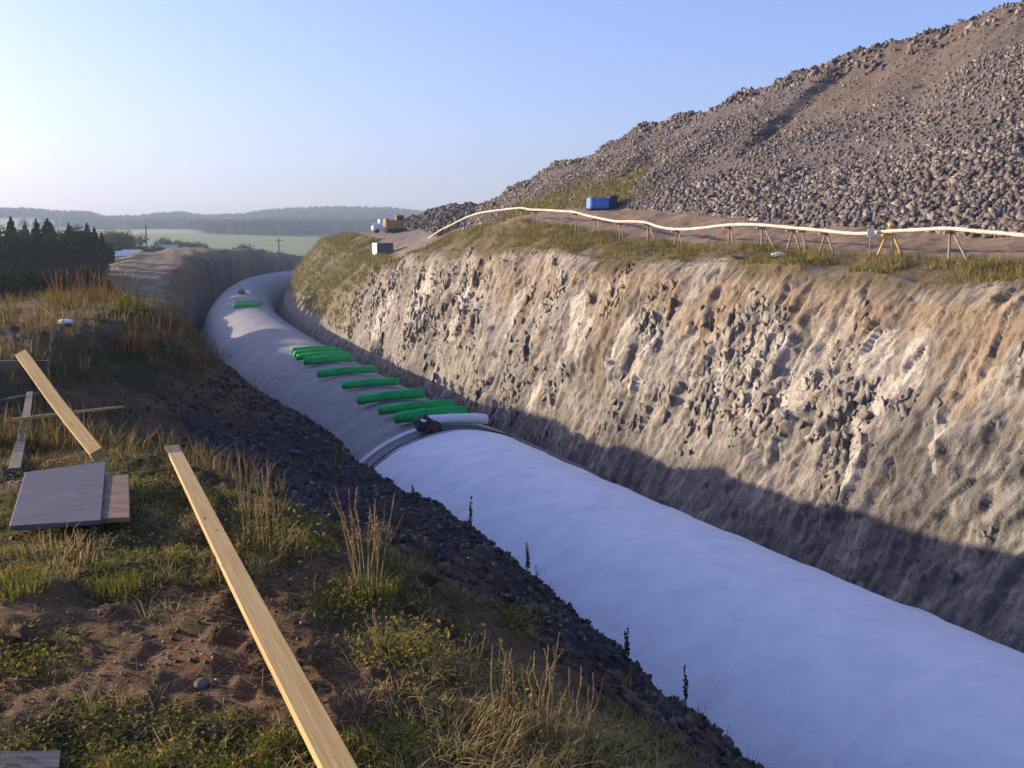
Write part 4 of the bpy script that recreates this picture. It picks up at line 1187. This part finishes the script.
def make_trestle(u, kind, label, mat=M_POLE, top=.12):
    v = float(np.interp(u, [q[0] for q in PIPE], [q[1] for q in PIPE]))
    p, t = on_sigma(u, v, 13.0); h = float(np.interp(t, _t, _hd)); zg = berm_z(p); ht = p.z - zg
    root = empty('trestle', (p.x, p.y, zg), label, 'trestle', 'trestles carrying the pipe', -h)
    # local y runs along the pipe, x across it
    def pole(name, a, b, r):
        mm = MB(); mm.tube([a, (Vector(a) + Vector(b)) / 2 + Vector((.01, .01, 0)), b], [r * 1.1, r, r * .9], 7); mm.build(name, mat, root, True)
    e = ht + top; dn = -.25
    if kind in (0, 2): pole('post', (.13, 0, dn), (.13, .02, e), .045)
    if kind in (0,): pole('brace', (.15, -.55, dn), (.17, .0, e * .85), .035)
    if kind == 2: pole('brace', (.18, -1.0, dn), (.18, .04, e * .9), .04)
    if kind == 1:
        pole('leg', (.13, .45, dn), (.13, -.12, e), .04); pole('leg', (.22, -.6, dn), (.22, .14, e), .04)
    if kind == 3: pole('leg', (.13, -.3, dn), (.13, .12, e), .035)
    if kind == 4:
        pole('leg', (.13, .62, dn), (.13, -.14, e + .15), .045); pole('leg', (.23, -.75, dn), (.23, .14, e + .15), .045); pole('post', (.33, -.03, dn), (.33, 0, e + .1), .04)
    mm = MB(); mm.box((0.02, 0, ht - .135), (.42, .09, .07)); mm.build('cross_bar', mat, root)
    return root
for (u, k), lb in zip(TR, where): make_trestle(u, k, lb)
make_trestle(886, 4, 'fresh yellow crossed trestle right of the white sign', M_YPOLE, .2)

# white sign on a post
p, t = on_sigma(871, 233, 12.7); zg = berm_z(p)
sg = empty('sign', (p.x, p.y, zg), 'small blank white sign board on a post before the pipe', 'sign', None, .35)
m = MB(); m.box((0, 0, p.z - zg), (.34, .02, .32), None, .006); m.build('sign_board', M_SIGN, sg)
m = MB(); m.tube([(0, .03, -.25), (0, .03, p.z - zg + .1)], .025, 7); m.build('post', M_POLE, sg)

# dead branch leaning on the rock wall
br = [on_sigma(u, v, 8.1 + .25 * k)[0] for k, (u, v) in enumerate([(782, 508), (805, 492), (824, 478), (838, 458), (850, 444)])]
m = MB(); m.tube(br, [.09, .085, .07, .05, .03], 7); m.tube([br[2], br[2] + Vector((.5, .3, .1)), br[2] + Vector((1.0, .4, .5))], [.05, .04, .02], 6)
tagit(m.build('branch', M_BARK, None, True), 'dead branch leaning against the rock wall above the shadow', 'branch')

# small pale litter scrap on the berm
p = on_sigma(779, 246, 12.2)[0]; z = berm_z(p)
o = crumple('sheet_scrap', (0, 0, 0), (.32, .2, .10), M_SIGN, None, 21); o.location = (p.x, p.y, z + .08); tagit(o, 'pale crumpled sheet scrap lying in berm grass below the pipe', 'scrap')
# blue compressor on the haul road
def surf_hit(u, v, dmin=15, dmax=320):
    """first meeting of a sight line with the right hand ground"""
    r = ray(u, v); k = np.linspace(dmin, dmax, 900)
    t, s = TS(r[0] * k, r[1] * k)
    zs = np.full(len(k), -99.)
    qs = np.linspace(.4, 4.2, 160)
    for i in range(len(k)):
        if s[i] > 9 and t[i] < 284:
            sg_, zz = rprof(np.full(160, t[i]), qs); zs[i] = np.interp(s[i], sg_, zz)
    i = int(np.argmax(r[2] * k < zs))
    qq = np.linspace(.4, 4.2, 300); tt, sg_, zz = right_point(np.full(300, t[i]), qq)
    return Vector((r[0] * k[i], r[1] * k[i], float(np.interp(s[i], sg_, zz)) - .05))
p = surf_hit(602, 210, 50, 110)
cp = empty('compressor', p, 'blue box shaped compressor with dark end on the haul road', 'compressor', None, .25)
m = MB(); m.box((-.32, 0, .52), (1.45, 1.0, .80), None, .08); m.build('housing', M_BLUE, cp)
m = MB()
for k in range(5): m.box((-.9 + k * .28, -.515, .52), (.05, .04, .6), None, .01)
m.build('rib', M_BLUE, cp)
m = MB(); m.box((.72, 0, .60), (.62, 1.04, .95), None, .09); m.build('end_panel', M_NAVY, cp)
for s_ in (-.42, .42):
    m = MB(); m.box((-.05, s_, .05), (2.0, .12, .12), None, .02); m.build('skid', M_DARKM, cp)

# container and excavator on the far terrace
p = surf_hit(380, 256, 100, 260)
ct = empty('site_container', p, 'small grey site container with white end below the excavator', 'container', None, .5)
def_d = p.length
k = def_d / 1000
m = MB(); m.box((.35 * k * 10, 0, 6.2 * k), (17 * k, 12 * k, 11.6 * k), None, .05); m.build('body', plain('container_side', (.09, .10, .13), .6, .2, 1), ct)
m = MB(); m.box((-5.2 * k, 0, 6.3 * k), (.16, 12.2 * k, 11.9 * k), None, .02); m.build('white_end', M_WHITEP, ct)
for zz in (3, 6, 9):
    m = MB(); m.box((-5.2 * k - .1, 0, zz * k), (.06, 10.5 * k, .3 * k)); m.build('rail', M_ROOF, ct)
m = MB(); m.box((.35 * k * 10, 0, 12.3 * k), (17.6 * k, 12.6 * k, .6 * k), None, .02); m.build('roof', M_ROOF, ct)

p = surf_hit(396, 233, 100, 300)
k = p.length / 1000
ex = empty('excavator', p, 'yellow tracked excavator working on the far spoil terrace', 'excavator', None, .3)
for s_ in (-1, 1):
    m = MB(); m.box((0, s_ * 1.05, .45), (3.6, .6, .8), None, .25); m.build('track', M_DARKM, ex)
m = MB(); m.box((-.55, 0, 1.55), (2.8, 2.5, 1.15), None, .15); m.box((-1.6, 0, 1.75), (.8, 2.4, 1.3), None, .2); m.build('engine_body', M_YEL, ex)
cabp = MB(); cabp.box((.75, .75, 2.15), (1.3, 1.0, 1.75), None, .12); cb = cabp.build('cab', M_YEL, ex)
m = MB(); m.box((.9, .72, 2.4), (1.15, 1.08, .85), None, .04); m.build('window', M_GLASSD, cb)
m = MB(); m.bar((.9, -.1, 1.8), (2.9, -.1, 3.0), .35, .5, (0, 1, 0)); m.bar((2.8, -.1, 3.05), (4.2, -.1, 2.3), .35, .45, (0, 1, 0)); m.build('boom', M_YEL, ex)
m = MB(); m.bar((4.1, -.1, 2.4), (4.7, -.1, .9), .28, .35, (0, 1, 0)); m.build('stick', M_YEL, ex)
m = MB(); m.box((4.6, -.1, .5), (.8, 1.1, .8), Matrix.Rotation(.4, 3, 'Y'), .15); m.build('bucket', M_DARKM, ex)
p2 = surf_hit(385, 232.5, 100, 300)
vn = empty('site_van', p2, 'small white box van standing left of the excavator', 'van', None, .3)
m = MB(); m.box((.2, 0, 1.45), (2.6, 1.9, 1.9), None, .08); m.build('box_body', M_WHITEP, vn)
m = MB(); m.box((-1.7, 0, 1.1), (1.3, 1.8, 1.3), None, .2); m.build('cab', M_WHITEP, vn)
m = MB(); m.box((-2.1, 0, 1.45), (.6, 1.5, .5), None, .08); m.build('windscreen', M_GLASSD, vn)
for xs in (-1.5, 1.0):
    for ys in (-.9, .9):
        m = MB(); m.tube([(xs, ys - .1, .35), (xs, ys + .1, .35)], .36, 12); m.build('wheel', M_DARKM, vn)
# ------------------------------------------------------------------ distinct plants in the foreground and on the bank
def stalk_plant(name, base, n, h, spread, label, cat, mat_s, lean=.25, rad=.0022, heads='ear', leafy=0, tuft=None, leanx=0.0):
    root = empty(name, base, label, cat)
    V = []; Fs = []; T_ = []; o = 0; HV = []; HF = []; HT = []; ho = 0
    for i in range(n):
        a = random.uniform(0, 6.28); r0 = spread * .25 * math.sqrt(random.random()); L = h * random.uniform(.6, 1.0)
        le = lean * random.random() ** 1.2
        bx, by = r0 * math.cos(a), r0 * math.sin(a)
        pts = []
        for k in range(6):
            q = k / 5
            pts.append((bx + (le * math.cos(a) + leanx) * L * q ** 1.5 + random.uniform(-.004, .004) * k, by + le * math.sin(a) * L * q ** 1.5, L * q * (1 - .12 * le) - .02))
        mm = MB(); mm.tube(pts, [rad * (1.15 - .12 * k) for k in range(6)], 3, False)
        v = np.array(mm.v); f = []
        for q in mm.f: f += [(q[0], q[1], q[2]), (q[0], q[2], q[3])]
        V.append(v); Fs.append(np.array(f) + o); T_.append(np.full(len(v), random.random())); o += len(v)
        tip = np.array(pts[-1]); d = np.array(pts[-1]) - np.array(pts[-2]); d = d / np.linalg.norm(d)
        if heads in ('ear', 'spike'):
            m_ = 30 if heads == 'ear' else 60; ln = L * (.36 if heads == 'ear' else .62)
            kk = np.sort(rng.uniform(0, 1, m_)); wid = (.013 if heads == 'ear' else .028) * (h / .5)
            c = np.array([np.interp(1 - (ln / L) * (1 - k2), np.linspace(0, 1, 6), np.array(pts)[:, j]) for k2 in kk for j in range(3)]).reshape(-1, 3)
            ang = rng.uniform(0, 6.28, m_); out = np.stack([np.cos(ang), np.sin(ang), rng.uniform(.3, 1.4, m_)], 1)
            out /= np.linalg.norm(out, axis=1)[:, None]; taper = (1.05 - kk * .75)[:, None]
            sd = np.cross(out, rng.normal(size=(m_, 3))); sd /= np.linalg.norm(sd, axis=1)[:, None]
            tipv = c + out * wid * taper * (1.0 if heads == 'ear' else 1.2); w2 = wid * .32
            q = np.stack([c, (c + tipv) / 2 + sd * w2, tipv, (c + tipv) / 2 - sd * w2], 1).reshape(-1, 3)
            HV.append(q); HF.append((np.array([(0, 1, 2), (0, 2, 3)])[None] + 4 * np.arange(m_)[:, None, None]).reshape(-1, 3) + ho); HT.append(np.repeat(rng.uniform(0, 1, m_), 4)); ho += len(q)
        elif heads == 'tansy':
            mm = MB(); 
            for k in range(7):
                c = tip + np.array([random.uniform(-1, 1), random.uniform(-1, 1), random.uniform(-.25, .3)]) * .028
                mm.box(c, (.016, .016, .012), Matrix.Rotation(random.random(), 3, 'Z'), .004)
            v = np.array(mm.v); f = []
            for q in mm.f:
                for j in range(1, len(q) - 1): f.append((q[0], q[j], q[j + 1]))
            HV.append(v); HF.append(np.array(f) + ho); HT.append(np.full(len(v), random.random())); ho += len(v)
    link('stalk', np_mesh('stalk', np.concatenate(V), np.concatenate(Fs), {'tint': np.concatenate(T_)}, True), mat_s, root)
    if HV:
        link('flower_head' if heads == 'tansy' else 'seed_head', np_mesh('seed_head', np.concatenate(HV), np.concatenate(HF), {'tint': np.concatenate(HT)}), M_HEAD if heads == 'tansy' else mat_s, root)
    for ch in root.children: ch['kind'] = 'stuff'
    if tuft:
        nb, hh, wd, mt = tuft
        a = rng.uniform(0, 6.28, nb); r = spread * np.sqrt(rng.uniform(0, 1, nb)) * .5
        v, f, ti = blades(np.stack([r * np.cos(a), r * np.sin(a), 0 * a - .015], 1), a + rng.normal(0, .4, nb), rng.uniform(hh * .4, hh, nb), rng.uniform(wd * .6, wd, nb), rng.uniform(.15, .9, nb), rng.uniform(0, .8, nb))
        link('leaf_tuft', np_mesh('leaf_tuft', v, f, {'tint': ti}), mt, root)
    if leafy:
        n_ = leafy; c = np.stack([rng.normal(0, spread * .33, n_), rng.normal(0, spread * .33, n_), np.abs(rng.normal(0, h * .22, n_))], 1)
        a = rng.normal(size=(n_, 3)); a[:, 2] = abs(a[:, 2]) + .4; a /= np.linalg.norm(a, axis=1)[:, None]
        b = np.cross(a, rng.normal(size=(n_, 3))); b /= np.linalg.norm(b, axis=1)[:, None]; d = np.cross(a, b)
        sz = rng.uniform(.005, .014, n_)[:, None] * (spread / .35 if spread > .35 else 1)
        v = np.stack([c - b * sz, c + d * sz * .5, c + b * sz, c - d * sz * .5], 1).reshape(-1, 3)
        f = (np.array([(0, 1, 2), (0, 2, 3)])[None] + 4 * np.arange(n_)[:, None, None]).reshape(-1, 3)
        link('foliage', np_mesh('foliage', v, f, {'tint': np.repeat(rng.uniform(0, 1, n_), 4)}), M_LEAF, root)
    return root

def hp(u, v): return hit(u, v)
stalk_plant('grass_clump', hp(368, 596), 22, .62, .30, 'tall dry grass clump with bright green base, at the bank crest', 'grass clump', M_STEM, .30, .0026, 'ear', 0, (260, .17, .006, M_GRASS))
stalk_plant('weed_clump', hp(266, 556), 16, .55, .45, 'leafy weed clump with dry stalks at the crest, left of the tall grass', 'weed', M_STEM, .3, .0028, 'ear', 900, (200, .22, .006, M_DRY))
stalk_plant('weed_clump', hp(248, 522), 10, .42, .26, 'bushy brown weed beside the far end of the second plank', 'weed', M_STEM, .35, .0028, 'ear', 300, (120, .16, .006, M_DRY))
stalk_plant('tansy', hp(236, 478), 3, .42, .12, 'withered tansy with brown flat head, left one of the two', 'tansy', M_STEM, .2, .003, 'tansy', 60)
stalk_plant('tansy', hp(274, 492), 4, .42, .14, 'withered tansy with brown flat heads, right one of the two', 'tansy', M_STEM, .25, .003, 'tansy', 60)
for (u, v, n, h, lb) in [(503, 742, 7, .40, 'dry seeded stalks standing left in the bottom grass'), (528, 735, 8, .38, 'dry seeded stalks in the middle of the bottom grass'), (548, 742, 8, .42, 'tallest dry seeded stalks in the bottom grass'), (578, 752, 8, .34, 'dry seeded stalks leaning out at right end of the bottom grass')]:
    stalk_plant('dry_stalks', hp(u, v), n, h, .16, lb, 'dry plant', M_STEM, .28, .0026, 'ear', 60, (90, .16, .005, M_DRY), .12 if u > 570 else 0)
stalk_plant('grass_clump', hp(450, 748), 8, .22, .5, 'low bleached grass clump at the bottom middle', 'grass clump', M_DRY, .5, .002, 'ear', 260, (420, .15, .005, M_DRY))
stalk_plant('grass_clump', hp(375, 752), 4, .14, .28, 'fresh green grass clump right of the plank at the bottom', 'grass clump', M_GRASS, .5, .002, None, 200, (300, .10, .006, M_GRASS))
stalk_plant('weed_clump', hp(395, 655), 8, .22, .4, 'reddish leafy weed in the middle of the crest', 'weed', M_STEM, .5, .0024, 'ear', 900)
stalk_plant('weed_clump', hp(465, 680), 9, .28, .28, 'brown dead weed on the dark slope above the bottom grass', 'weed', M_STEM, .5, .0022, 'ear', 160)
stalk_plant('weed_clump', hp(330, 610), 5, .2, .4, 'low green weed beside the middle of the long plank', 'weed', M_STEM, .5, .0022, 'ear', 900)
stalk_plant('grass_clump', hp(342, 214 + 386), 5, .18, .3, 'short grass tuft between plank and the tall clump', 'grass clump', M_GRASS, .5, .002, None, 60, (220, .13, .006, M_GRASS))
stalk_plant('grass_clump', hp(112, 590), 4, .15, .25, 'bright green grass tuft amid the left foreground', 'grass clump', M_GRASS, .5, .002, None, 40, (240, .11, .006, M_GRASS))
stalk_plant('grass_clump', hp(14, 590), 4, .15, .3, 'bright green grass tuft at the left edge under the panel', 'grass clump', M_GRASS, .5, .002, None, 40, (240, .13, .007, M_GRASS))
stalk_plant('grass_clump', hp(60, 556), 9, .22, .5, 'straw yellow grass clump below the grey panel', 'grass clump', M_DRY, .45, .002, 'ear', 60, (120, .13, .006, M_DRY))
stalk_plant('weed_clump', hp(30, 668), 4, .16, .4, 'dark green leafy weed near the left edge of the bare soil', 'weed', M_STEM, .5, .002, None, 1100)
stalk_plant('weed_clump', hp(512, 622), 5, .2, .5, 'low green weed patch on the dark bank below the pale stones', 'weed', M_STEM, .5, .0022, None, 900)
stalk_plant('weed_clump', hp(420, 560), 6, .22, .3, 'small straw weed on the dark bank above the pale stones', 'weed', M_STEM, .5, .0022, 'ear', 200)
stalk_plant('twig_pile', hp(98, 415), 30, .30, .3, 'heap of bare dead twigs behind the pale batten', 'twigs', M_STEM, 1.3, .003, None)
stalk_plant('herb', hp(24, 440), 3, .2, .4, 'green leafy herb at the left edge above the panel', 'herb', M_STEM, .4, .002, None, 900)
# dark spikes standing on the dark slope, seen against the white tube
SP = [(527, 583, .45, 'dark weed spike against the fleece, above the second seam'), (471, 548, .55, 'dark weed spike at the slope edge, nearest the tunnel joint'), (536, 592, .25, 'short dark weed spike close by a taller one'), (626, 678, .50, 'tall dark weed spike at the middle of the slope edge'),
      (686, 716, .46, 'dark weed spike farthest right before the white tube'), (413, 507, .4, 'thin dark weed on the slope edge just below the joint'), (404, 505, .2, 'tiny dark weed on the slope edge below the joint'), (520, 775, .0, '')]
for (u, v, h, lb) in SP:
    if h: stalk_plant('weed_spike', hp(u, v), 2 if h > .3 else 1, h * 1.35, .05, lb, 'weed', M_SPIKE, .12, .004, 'spike')
stalk_plant('weed_stalk', hp(336, 480), 3, .85, .15, 'blurred green stalk against the grey tunnel lining', 'weed', M_LEAF, .2, .006, 'spike')
# tall weeds on the hump
HW = [(62, 305, 'reddish tall weed at left of the hump'), (85, 300, 'russet weed, second from left on the hump'), (104, 298, 'tallest rusty weed standing on the hump'), (128, 310, 'bright green weed on the hump'), (150, 318, 'yellowing weed right of the bright green one'), (172, 330, 'straw coloured weed near the right end of the hump'), (186, 340, 'straw weed at the right end of the hump'),
      (160, 345, 'pale straw weed low on the hump front'), (130, 350, 'straw weed at the middle of the hump front'), (207, 362, 'thin dry weed on the lower lip of the bank'), (190, 366, 'short dry weed on the lower lip beside a thinner one')]
for i, (u, v, lb) in enumerate(HW):
    green = 'green' in lb
    stalk_plant('hump_weed', hp(u, v), 18, random.uniform(.8, 1.1) * (1 if v < 335 else .75), .9, lb, 'weed', M_LEAF if green else M_RUST, .35, .007, 'ear', 240 if green else 90, (130, .5, .016, M_BTURF if (green or i % 3 == 0) else M_RUST))

# pale scraps on the hump
p = hp(52, 322); board('stick', p + Vector((-.45, .2, .45)), p + Vector((.12, 0, .03)), .05, .03, M_PINE, 'pale stick leaning on the hump at far left', 'stick')
p = hp(66, 325); o = crumple('paper_scrap', (0, 0, 0), (.12, .08, .05), M_SIGN, None, 33); o.location = p + Vector((0, 0, .06)); tagit(o, 'white scrap of paper beside the pale stick on the hump', 'scrap')

# ------------------------------------------------------------------ trees
def crown_mesh(name, n, fn, size, seed):
    rs = np.random.default_rng(seed); c, nrm = fn(rs, n)
    a = nrm + rs.normal(0, .6, c.shape); a /= np.linalg.norm(a, axis=1)[:, None]
    b = np.cross(a, rs.normal(size=c.shape)); b /= np.linalg.norm(b, axis=1)[:, None]; d = np.cross(a, b)
    sz = rs.uniform(*size, len(c))[:, None] * (1 - .72 * np.clip((c[:, 2:3] / c[:, 2].max() - .72) / .28, 0, 1))
    v = np.stack([c - b * sz, c + d * sz * .6, c + b * sz, c - d * sz * .6], 1).reshape(-1, 3)
    f = (np.array([(0, 1, 2), (0, 2, 3)])[None] + 4 * np.arange(len(c))[:, None, None]).reshape(-1, 3)
    return np_mesh(name, v, f, {'tint': np.repeat(rs.uniform(0, 1, len(c)), 4)})

def conifer(h, wd):
    def fn(rs, n):
        k = rs.uniform(.06, 1, n) ** .8; whorl = np.clip(np.round(k * 16) / 16 + rs.normal(0, .012, n), .02, .992)
        rad = wd * (1 - whorl) ** .72 * np.sqrt(rs.uniform(.08, 1, n)); ang = np.round(rs.uniform(0, 11, n)) / 11 * 6.28 + whorl * 37 + rs.normal(0, .16, n)
        rad = rad * (.75 + .35 * np.sin(ang * 3 + whorl * 50))
        c = np.stack([rad * np.cos(ang), rad * np.sin(ang), h * whorl - rad * .22], 1)
        return c, np.stack([.4 * np.cos(ang), .4 * np.sin(ang), 1 + 0 * ang], 1)
    return fn
def broad(h, wd, z0=.3):
    def fn(rs, n):
        m = 26; cl = rs.normal(size=(m, 3)); cl /= np.linalg.norm(cl, axis=1)[:, None]; cl *= rs.uniform(.45, 1, (m, 1)) * np.array([wd * .8, wd * .8, h * (1 - z0) * .42]); cl[:, 2] += h * (z0 + (1 - z0) * .5)
        i = rs.integers(0, m, n); o = rs.normal(size=(n, 3)); o /= np.linalg.norm(o, axis=1)[:, None]; rad = rs.uniform(.5, 1.05, (n, 1)) * wd * .36
        return cl[i] + o * rad, o
    return fn
def trunk_mesh(h, r, limbs, wd, z0, seed):
    rs = random.Random(seed); m = MB(); m.tube([(0, 0, -.4), (.05, 0, h * .3), (0, .05, h * .65), (0, 0, h * .93)], [r * 1.3, r, r * .6, r * .12], 8)
    for k in range(limbs):
        zz = h * rs.uniform(z0, .85); a = rs.uniform(0, 6.28); L = wd * rs.uniform(.5, .85) * (1.1 - zz / h)
        m.tube([(0, 0, zz), (L * .5 * math.cos(a), L * .5 * math.sin(a), zz + L * .25), (L * math.cos(a), L * math.sin(a), zz + L * .4)], [r * .4, r * .25, r * .06], 5)
    return m.mesh('trunk', True)
KINDS = []
for k, (h, wd) in enumerate([(11, 2.6), (10, 2.9), (12, 2.4)]):
    KINDS.append((crown_mesh('crown', 5200, conifer(h, wd), (.22, .5), 300 + k), trunk_mesh(h, .16, 14, wd, .1, k), M_TREE, h))
for k, (h, wd) in enumerate([(9, 3.0), (8, 3.4)]):
    KINDS.append((crown_mesh('crown', 5200, broad(h, wd, .15), (.16, .36), 320 + k), trunk_mesh(h, .18, 10, wd, .2, 9 + k), M_TREE, h))
for k, (h, wd) in enumerate([(9, 3.8), (5, 2.8)]):
    KINDS.append((crown_mesh('crown', 3600, broad(h, wd, .12), (.22, .5), 340 + k), trunk_mesh(h, .2, 10, wd, .2, 19 + k), M_TREE2, h))

def tree(name, kind, x, y, z, top, label, group, rz):
    cm, tm, mt, h = KINDS[kind]
    k = (top - z) / h
    root = empty(name, (x, y, z), label, 'tree', group, rz)
    for nm, me, m_ in (('crown', cm, mt), ('trunk', tm, M_BARK)):
        o = link(nm, me, m_, root); o.scale = (k * random.uniform(.9, 1.1),) * 2 + (k,)
    return root
FW = 'dark trees of the wood on the left'
# front row: column in the picture, top row, distance
fr = [(-40, 232, 66, 0), (-14, 228, 62, 3), (4, 233, 64, 4), (17, 226, 70, 0), (31, 230, 66, 3), (42, 228, 63, 2), (53, 228, 70, 1), (64, 234, 66, 3), (74, 232, 72, 0), (84, 233, 72, 4), (92, 232, 76, 0), (99, 236, 72, 0), (106, 240, 76, 2), (110, 248, 79, 3)]
flab = ['dark tree beyond the left picture edge', 'dark tree half cut by the left picture edge', 'dark bushy tree, first whole one at the wood edge', 'dark spruce, second whole one at the left wood edge', 'dark bushy tree, third from the left at the wood edge', 'short dark spruce between a slim and a broad one', 'broad dark spruce in the middle of the wood edge', 'dark bushy tree right of the broad spruce',
        'dark spruce among the right half of the wood edge', 'broad dark bushy tree in the right half of the wood', 'dark spruce just right of a broad bushy tree', 'dark spruce near the right end of the wood', 'short dark spruce second from the right wood end', 'lowest dark bushy tree at the right end of the wood']
def col_x(u, d): return (u - 512) / F * d
for (u, v, d, kd), lb in zip(fr, flab):
    d *= 2.3; x = col_x(u, d); y = d; tree('forest_tree', kd, x, y, float(H(x, y)[0]) - .2, (VH - v + 9) / F * d, lb, FW, random.uniform(0, 6))
for i in range(30):
    u = random.uniform(-120, 66); d = random.uniform(185, 250); v = random.uniform(222, 231) + (8 if u > 88 else 0)
    x = col_x(u, d); tree('forest_tree', random.choice((0, 1, 2, 3, 4)), x, d, float(H(x, d)[0]) - .2, (VH - v) / F * d, 'dark tree standing inside the wood behind its front row', FW, random.uniform(0, 6))
# lower trees that fill the wood edge
for i, u in enumerate((-20, 0, 12, 25, 38, 50, 60, 70, 80, 90, 100)):
    d = 84 + i * 1.8; x = col_x(u, d); tree('forest_tree', 3 + i % 2, x, d, float(H(x, d)[0]) - .2, (VH - 262 - (i % 3) * 3) / F * d, 'low dark undergrowth tree at the front of the wood', FW, random.uniform(0, 6))
MT = 'trees in the valley beyond the mound'
mid = [(119, 227, 255, 300, 5, 'round green tree right of the dark wood'), (134, 231, 256, 320, 5, 'smaller green tree touching the round one'), (105, 233, 258, 290, 5, 'green tree partly behind the dark wood end'), (145, 242, 257, 340, 6, 'low bush right of the green trees'), (172, 236, 252, 450, 5, 'grey green tree behind the far shed'), (186, 240, 252, 460, 6, 'small tree right of the far shed'), (196, 239, 252, 455, 6, 'small round tree, rightmost by the mound'),
       (158, 244, 254, 440, 6, 'low tree left of the far shed'), (243, 242, 252, 450, 6, 'bush on the skyline of the dark mound'), (275, 249, 264, 450, 6, 'tree left of the far power pole by the portal'), (289, 252, 264, 450, 5, 'dark tree right of the far power pole'), (297, 253, 264, 455, 6, 'dark tree beside the grassy bank end'), (283, 254, 265, 445, 6, 'low dark tree under the far power pole'), (266, 249, 262, 470, 6, 'low bush at the end of the dark mound')]
def gz2(x, y, d, v): return min((VH - v) / F * d, 50)
for (u, v, vb, d, kd, lb) in mid:
    x = col_x(u, d); zt = (VH - v) / F * d
    zg = float(far_z(np.array([x]), np.array([float(d)]))[0]) - .3
    zg = max(zg, float(H(x, d)[0]) - .2)
    tree('valley_tree', kd, x, d, zg, max(zt, zg + 3), lb, MT, random.uniform(0, 6))

# power poles
def pole(u, vt, d, label):
    x = col_x(u, d); zg = float(far_z(np.array([x]), np.array([float(d)]))[0]) - .5; zt = (VH - vt) / F * d
    r = empty('power_pole', (x, d, zg), label, 'power pole')
    m = MB(); m.tube([(0, 0, 0), (0, 0, zt - zg)], [.45, .3], 7); m.build('mast', M_DARKM, r)
    m = MB(); m.box((0, 0, zt - zg - 1.2), (3.2, .3, .3)); m.build('cross_arm', M_DARKM, r)
pole(150, 225, 450, 'thin dark power pole above the far shed'); pole(281, 238, 460, 'thin dark power pole beyond the tunnel portal')

# far sheds
def shed(u, v, d, L, wd, hh, rz, label, wall, roof):
    x = col_x(u, d); z = (VH - v) / F * d
    r = empty('shed', (x, d, z), label, 'shed', None, rz)
    m = MB(); m.box((0, 0, hh / 2 - 2), (L, wd, hh + 4)); m.build('wall', wall, r)
    m = MB(); m.add([(-L / 2 - .3, -wd / 2 - .3, hh), (L / 2 + .3, -wd / 2 - .3, hh), (L / 2 + .3, wd / 2 + .3, hh), (-L / 2 - .3, wd / 2 + .3, hh), (-L / 2 - .3, 0, hh + wd * .28), (L / 2 + .3, 0, hh + wd * .28)],
                    [(0, 1, 5, 4), (2, 3, 4, 5), (0, 4, 3), (1, 2, 5), (3, 2, 1, 0)]); m.build('roof', roof, r)
    for k in range(3):
        m = MB(); m.box((-L * .3 + k * L * .3, -wd / 2 - .03, hh * .5), (L * .12, .12, hh * .4)); m.build('window', M_GLASSD, r)
shed(122, 261, 240, 4.0, 4, 1.3, .3, 'low white shed at the end of the dark wood', M_WHITEP, M_WHITEP)
shed(136, 259.5, 260, 5, 5, 1.2, -.2, 'grey roofed shed right of the white shed', M_WALLC, M_ROOF)
shed(170, 252.5, 430, 9, 7, 1.4, .2, 'distant pale shed among the valley trees', M_WALLC, M_ROOF)

# ------------------------------------------------------------------ air
HZ = 145.0
m = MB(); m.box((0, 0, (HZ - 32) / 2), (6100, 6100, HZ + 32)); me = m.mesh('haze')
hz = link('haze', me); hm = bpy.data.materials.new('air'); hm.use_nodes = True; nn = hm.node_tree.nodes
nn.remove(nn['Principled BSDF']); pv = nn.new('ShaderNodeVolumePrincipled'); pv.inputs['Color'].default_value = (.62, .78, 1, 1); pv.inputs['Density'].default_value = .00026; pv.inputs['Anisotropy'].default_value = .2
hm.node_tree.links.new(pv.outputs[0], nn['Material Output'].inputs['Volume'])
me.materials.append(hm); tagit(hz, 'pale bluish haze filling the valley air', 'haze', None, 'stuff')
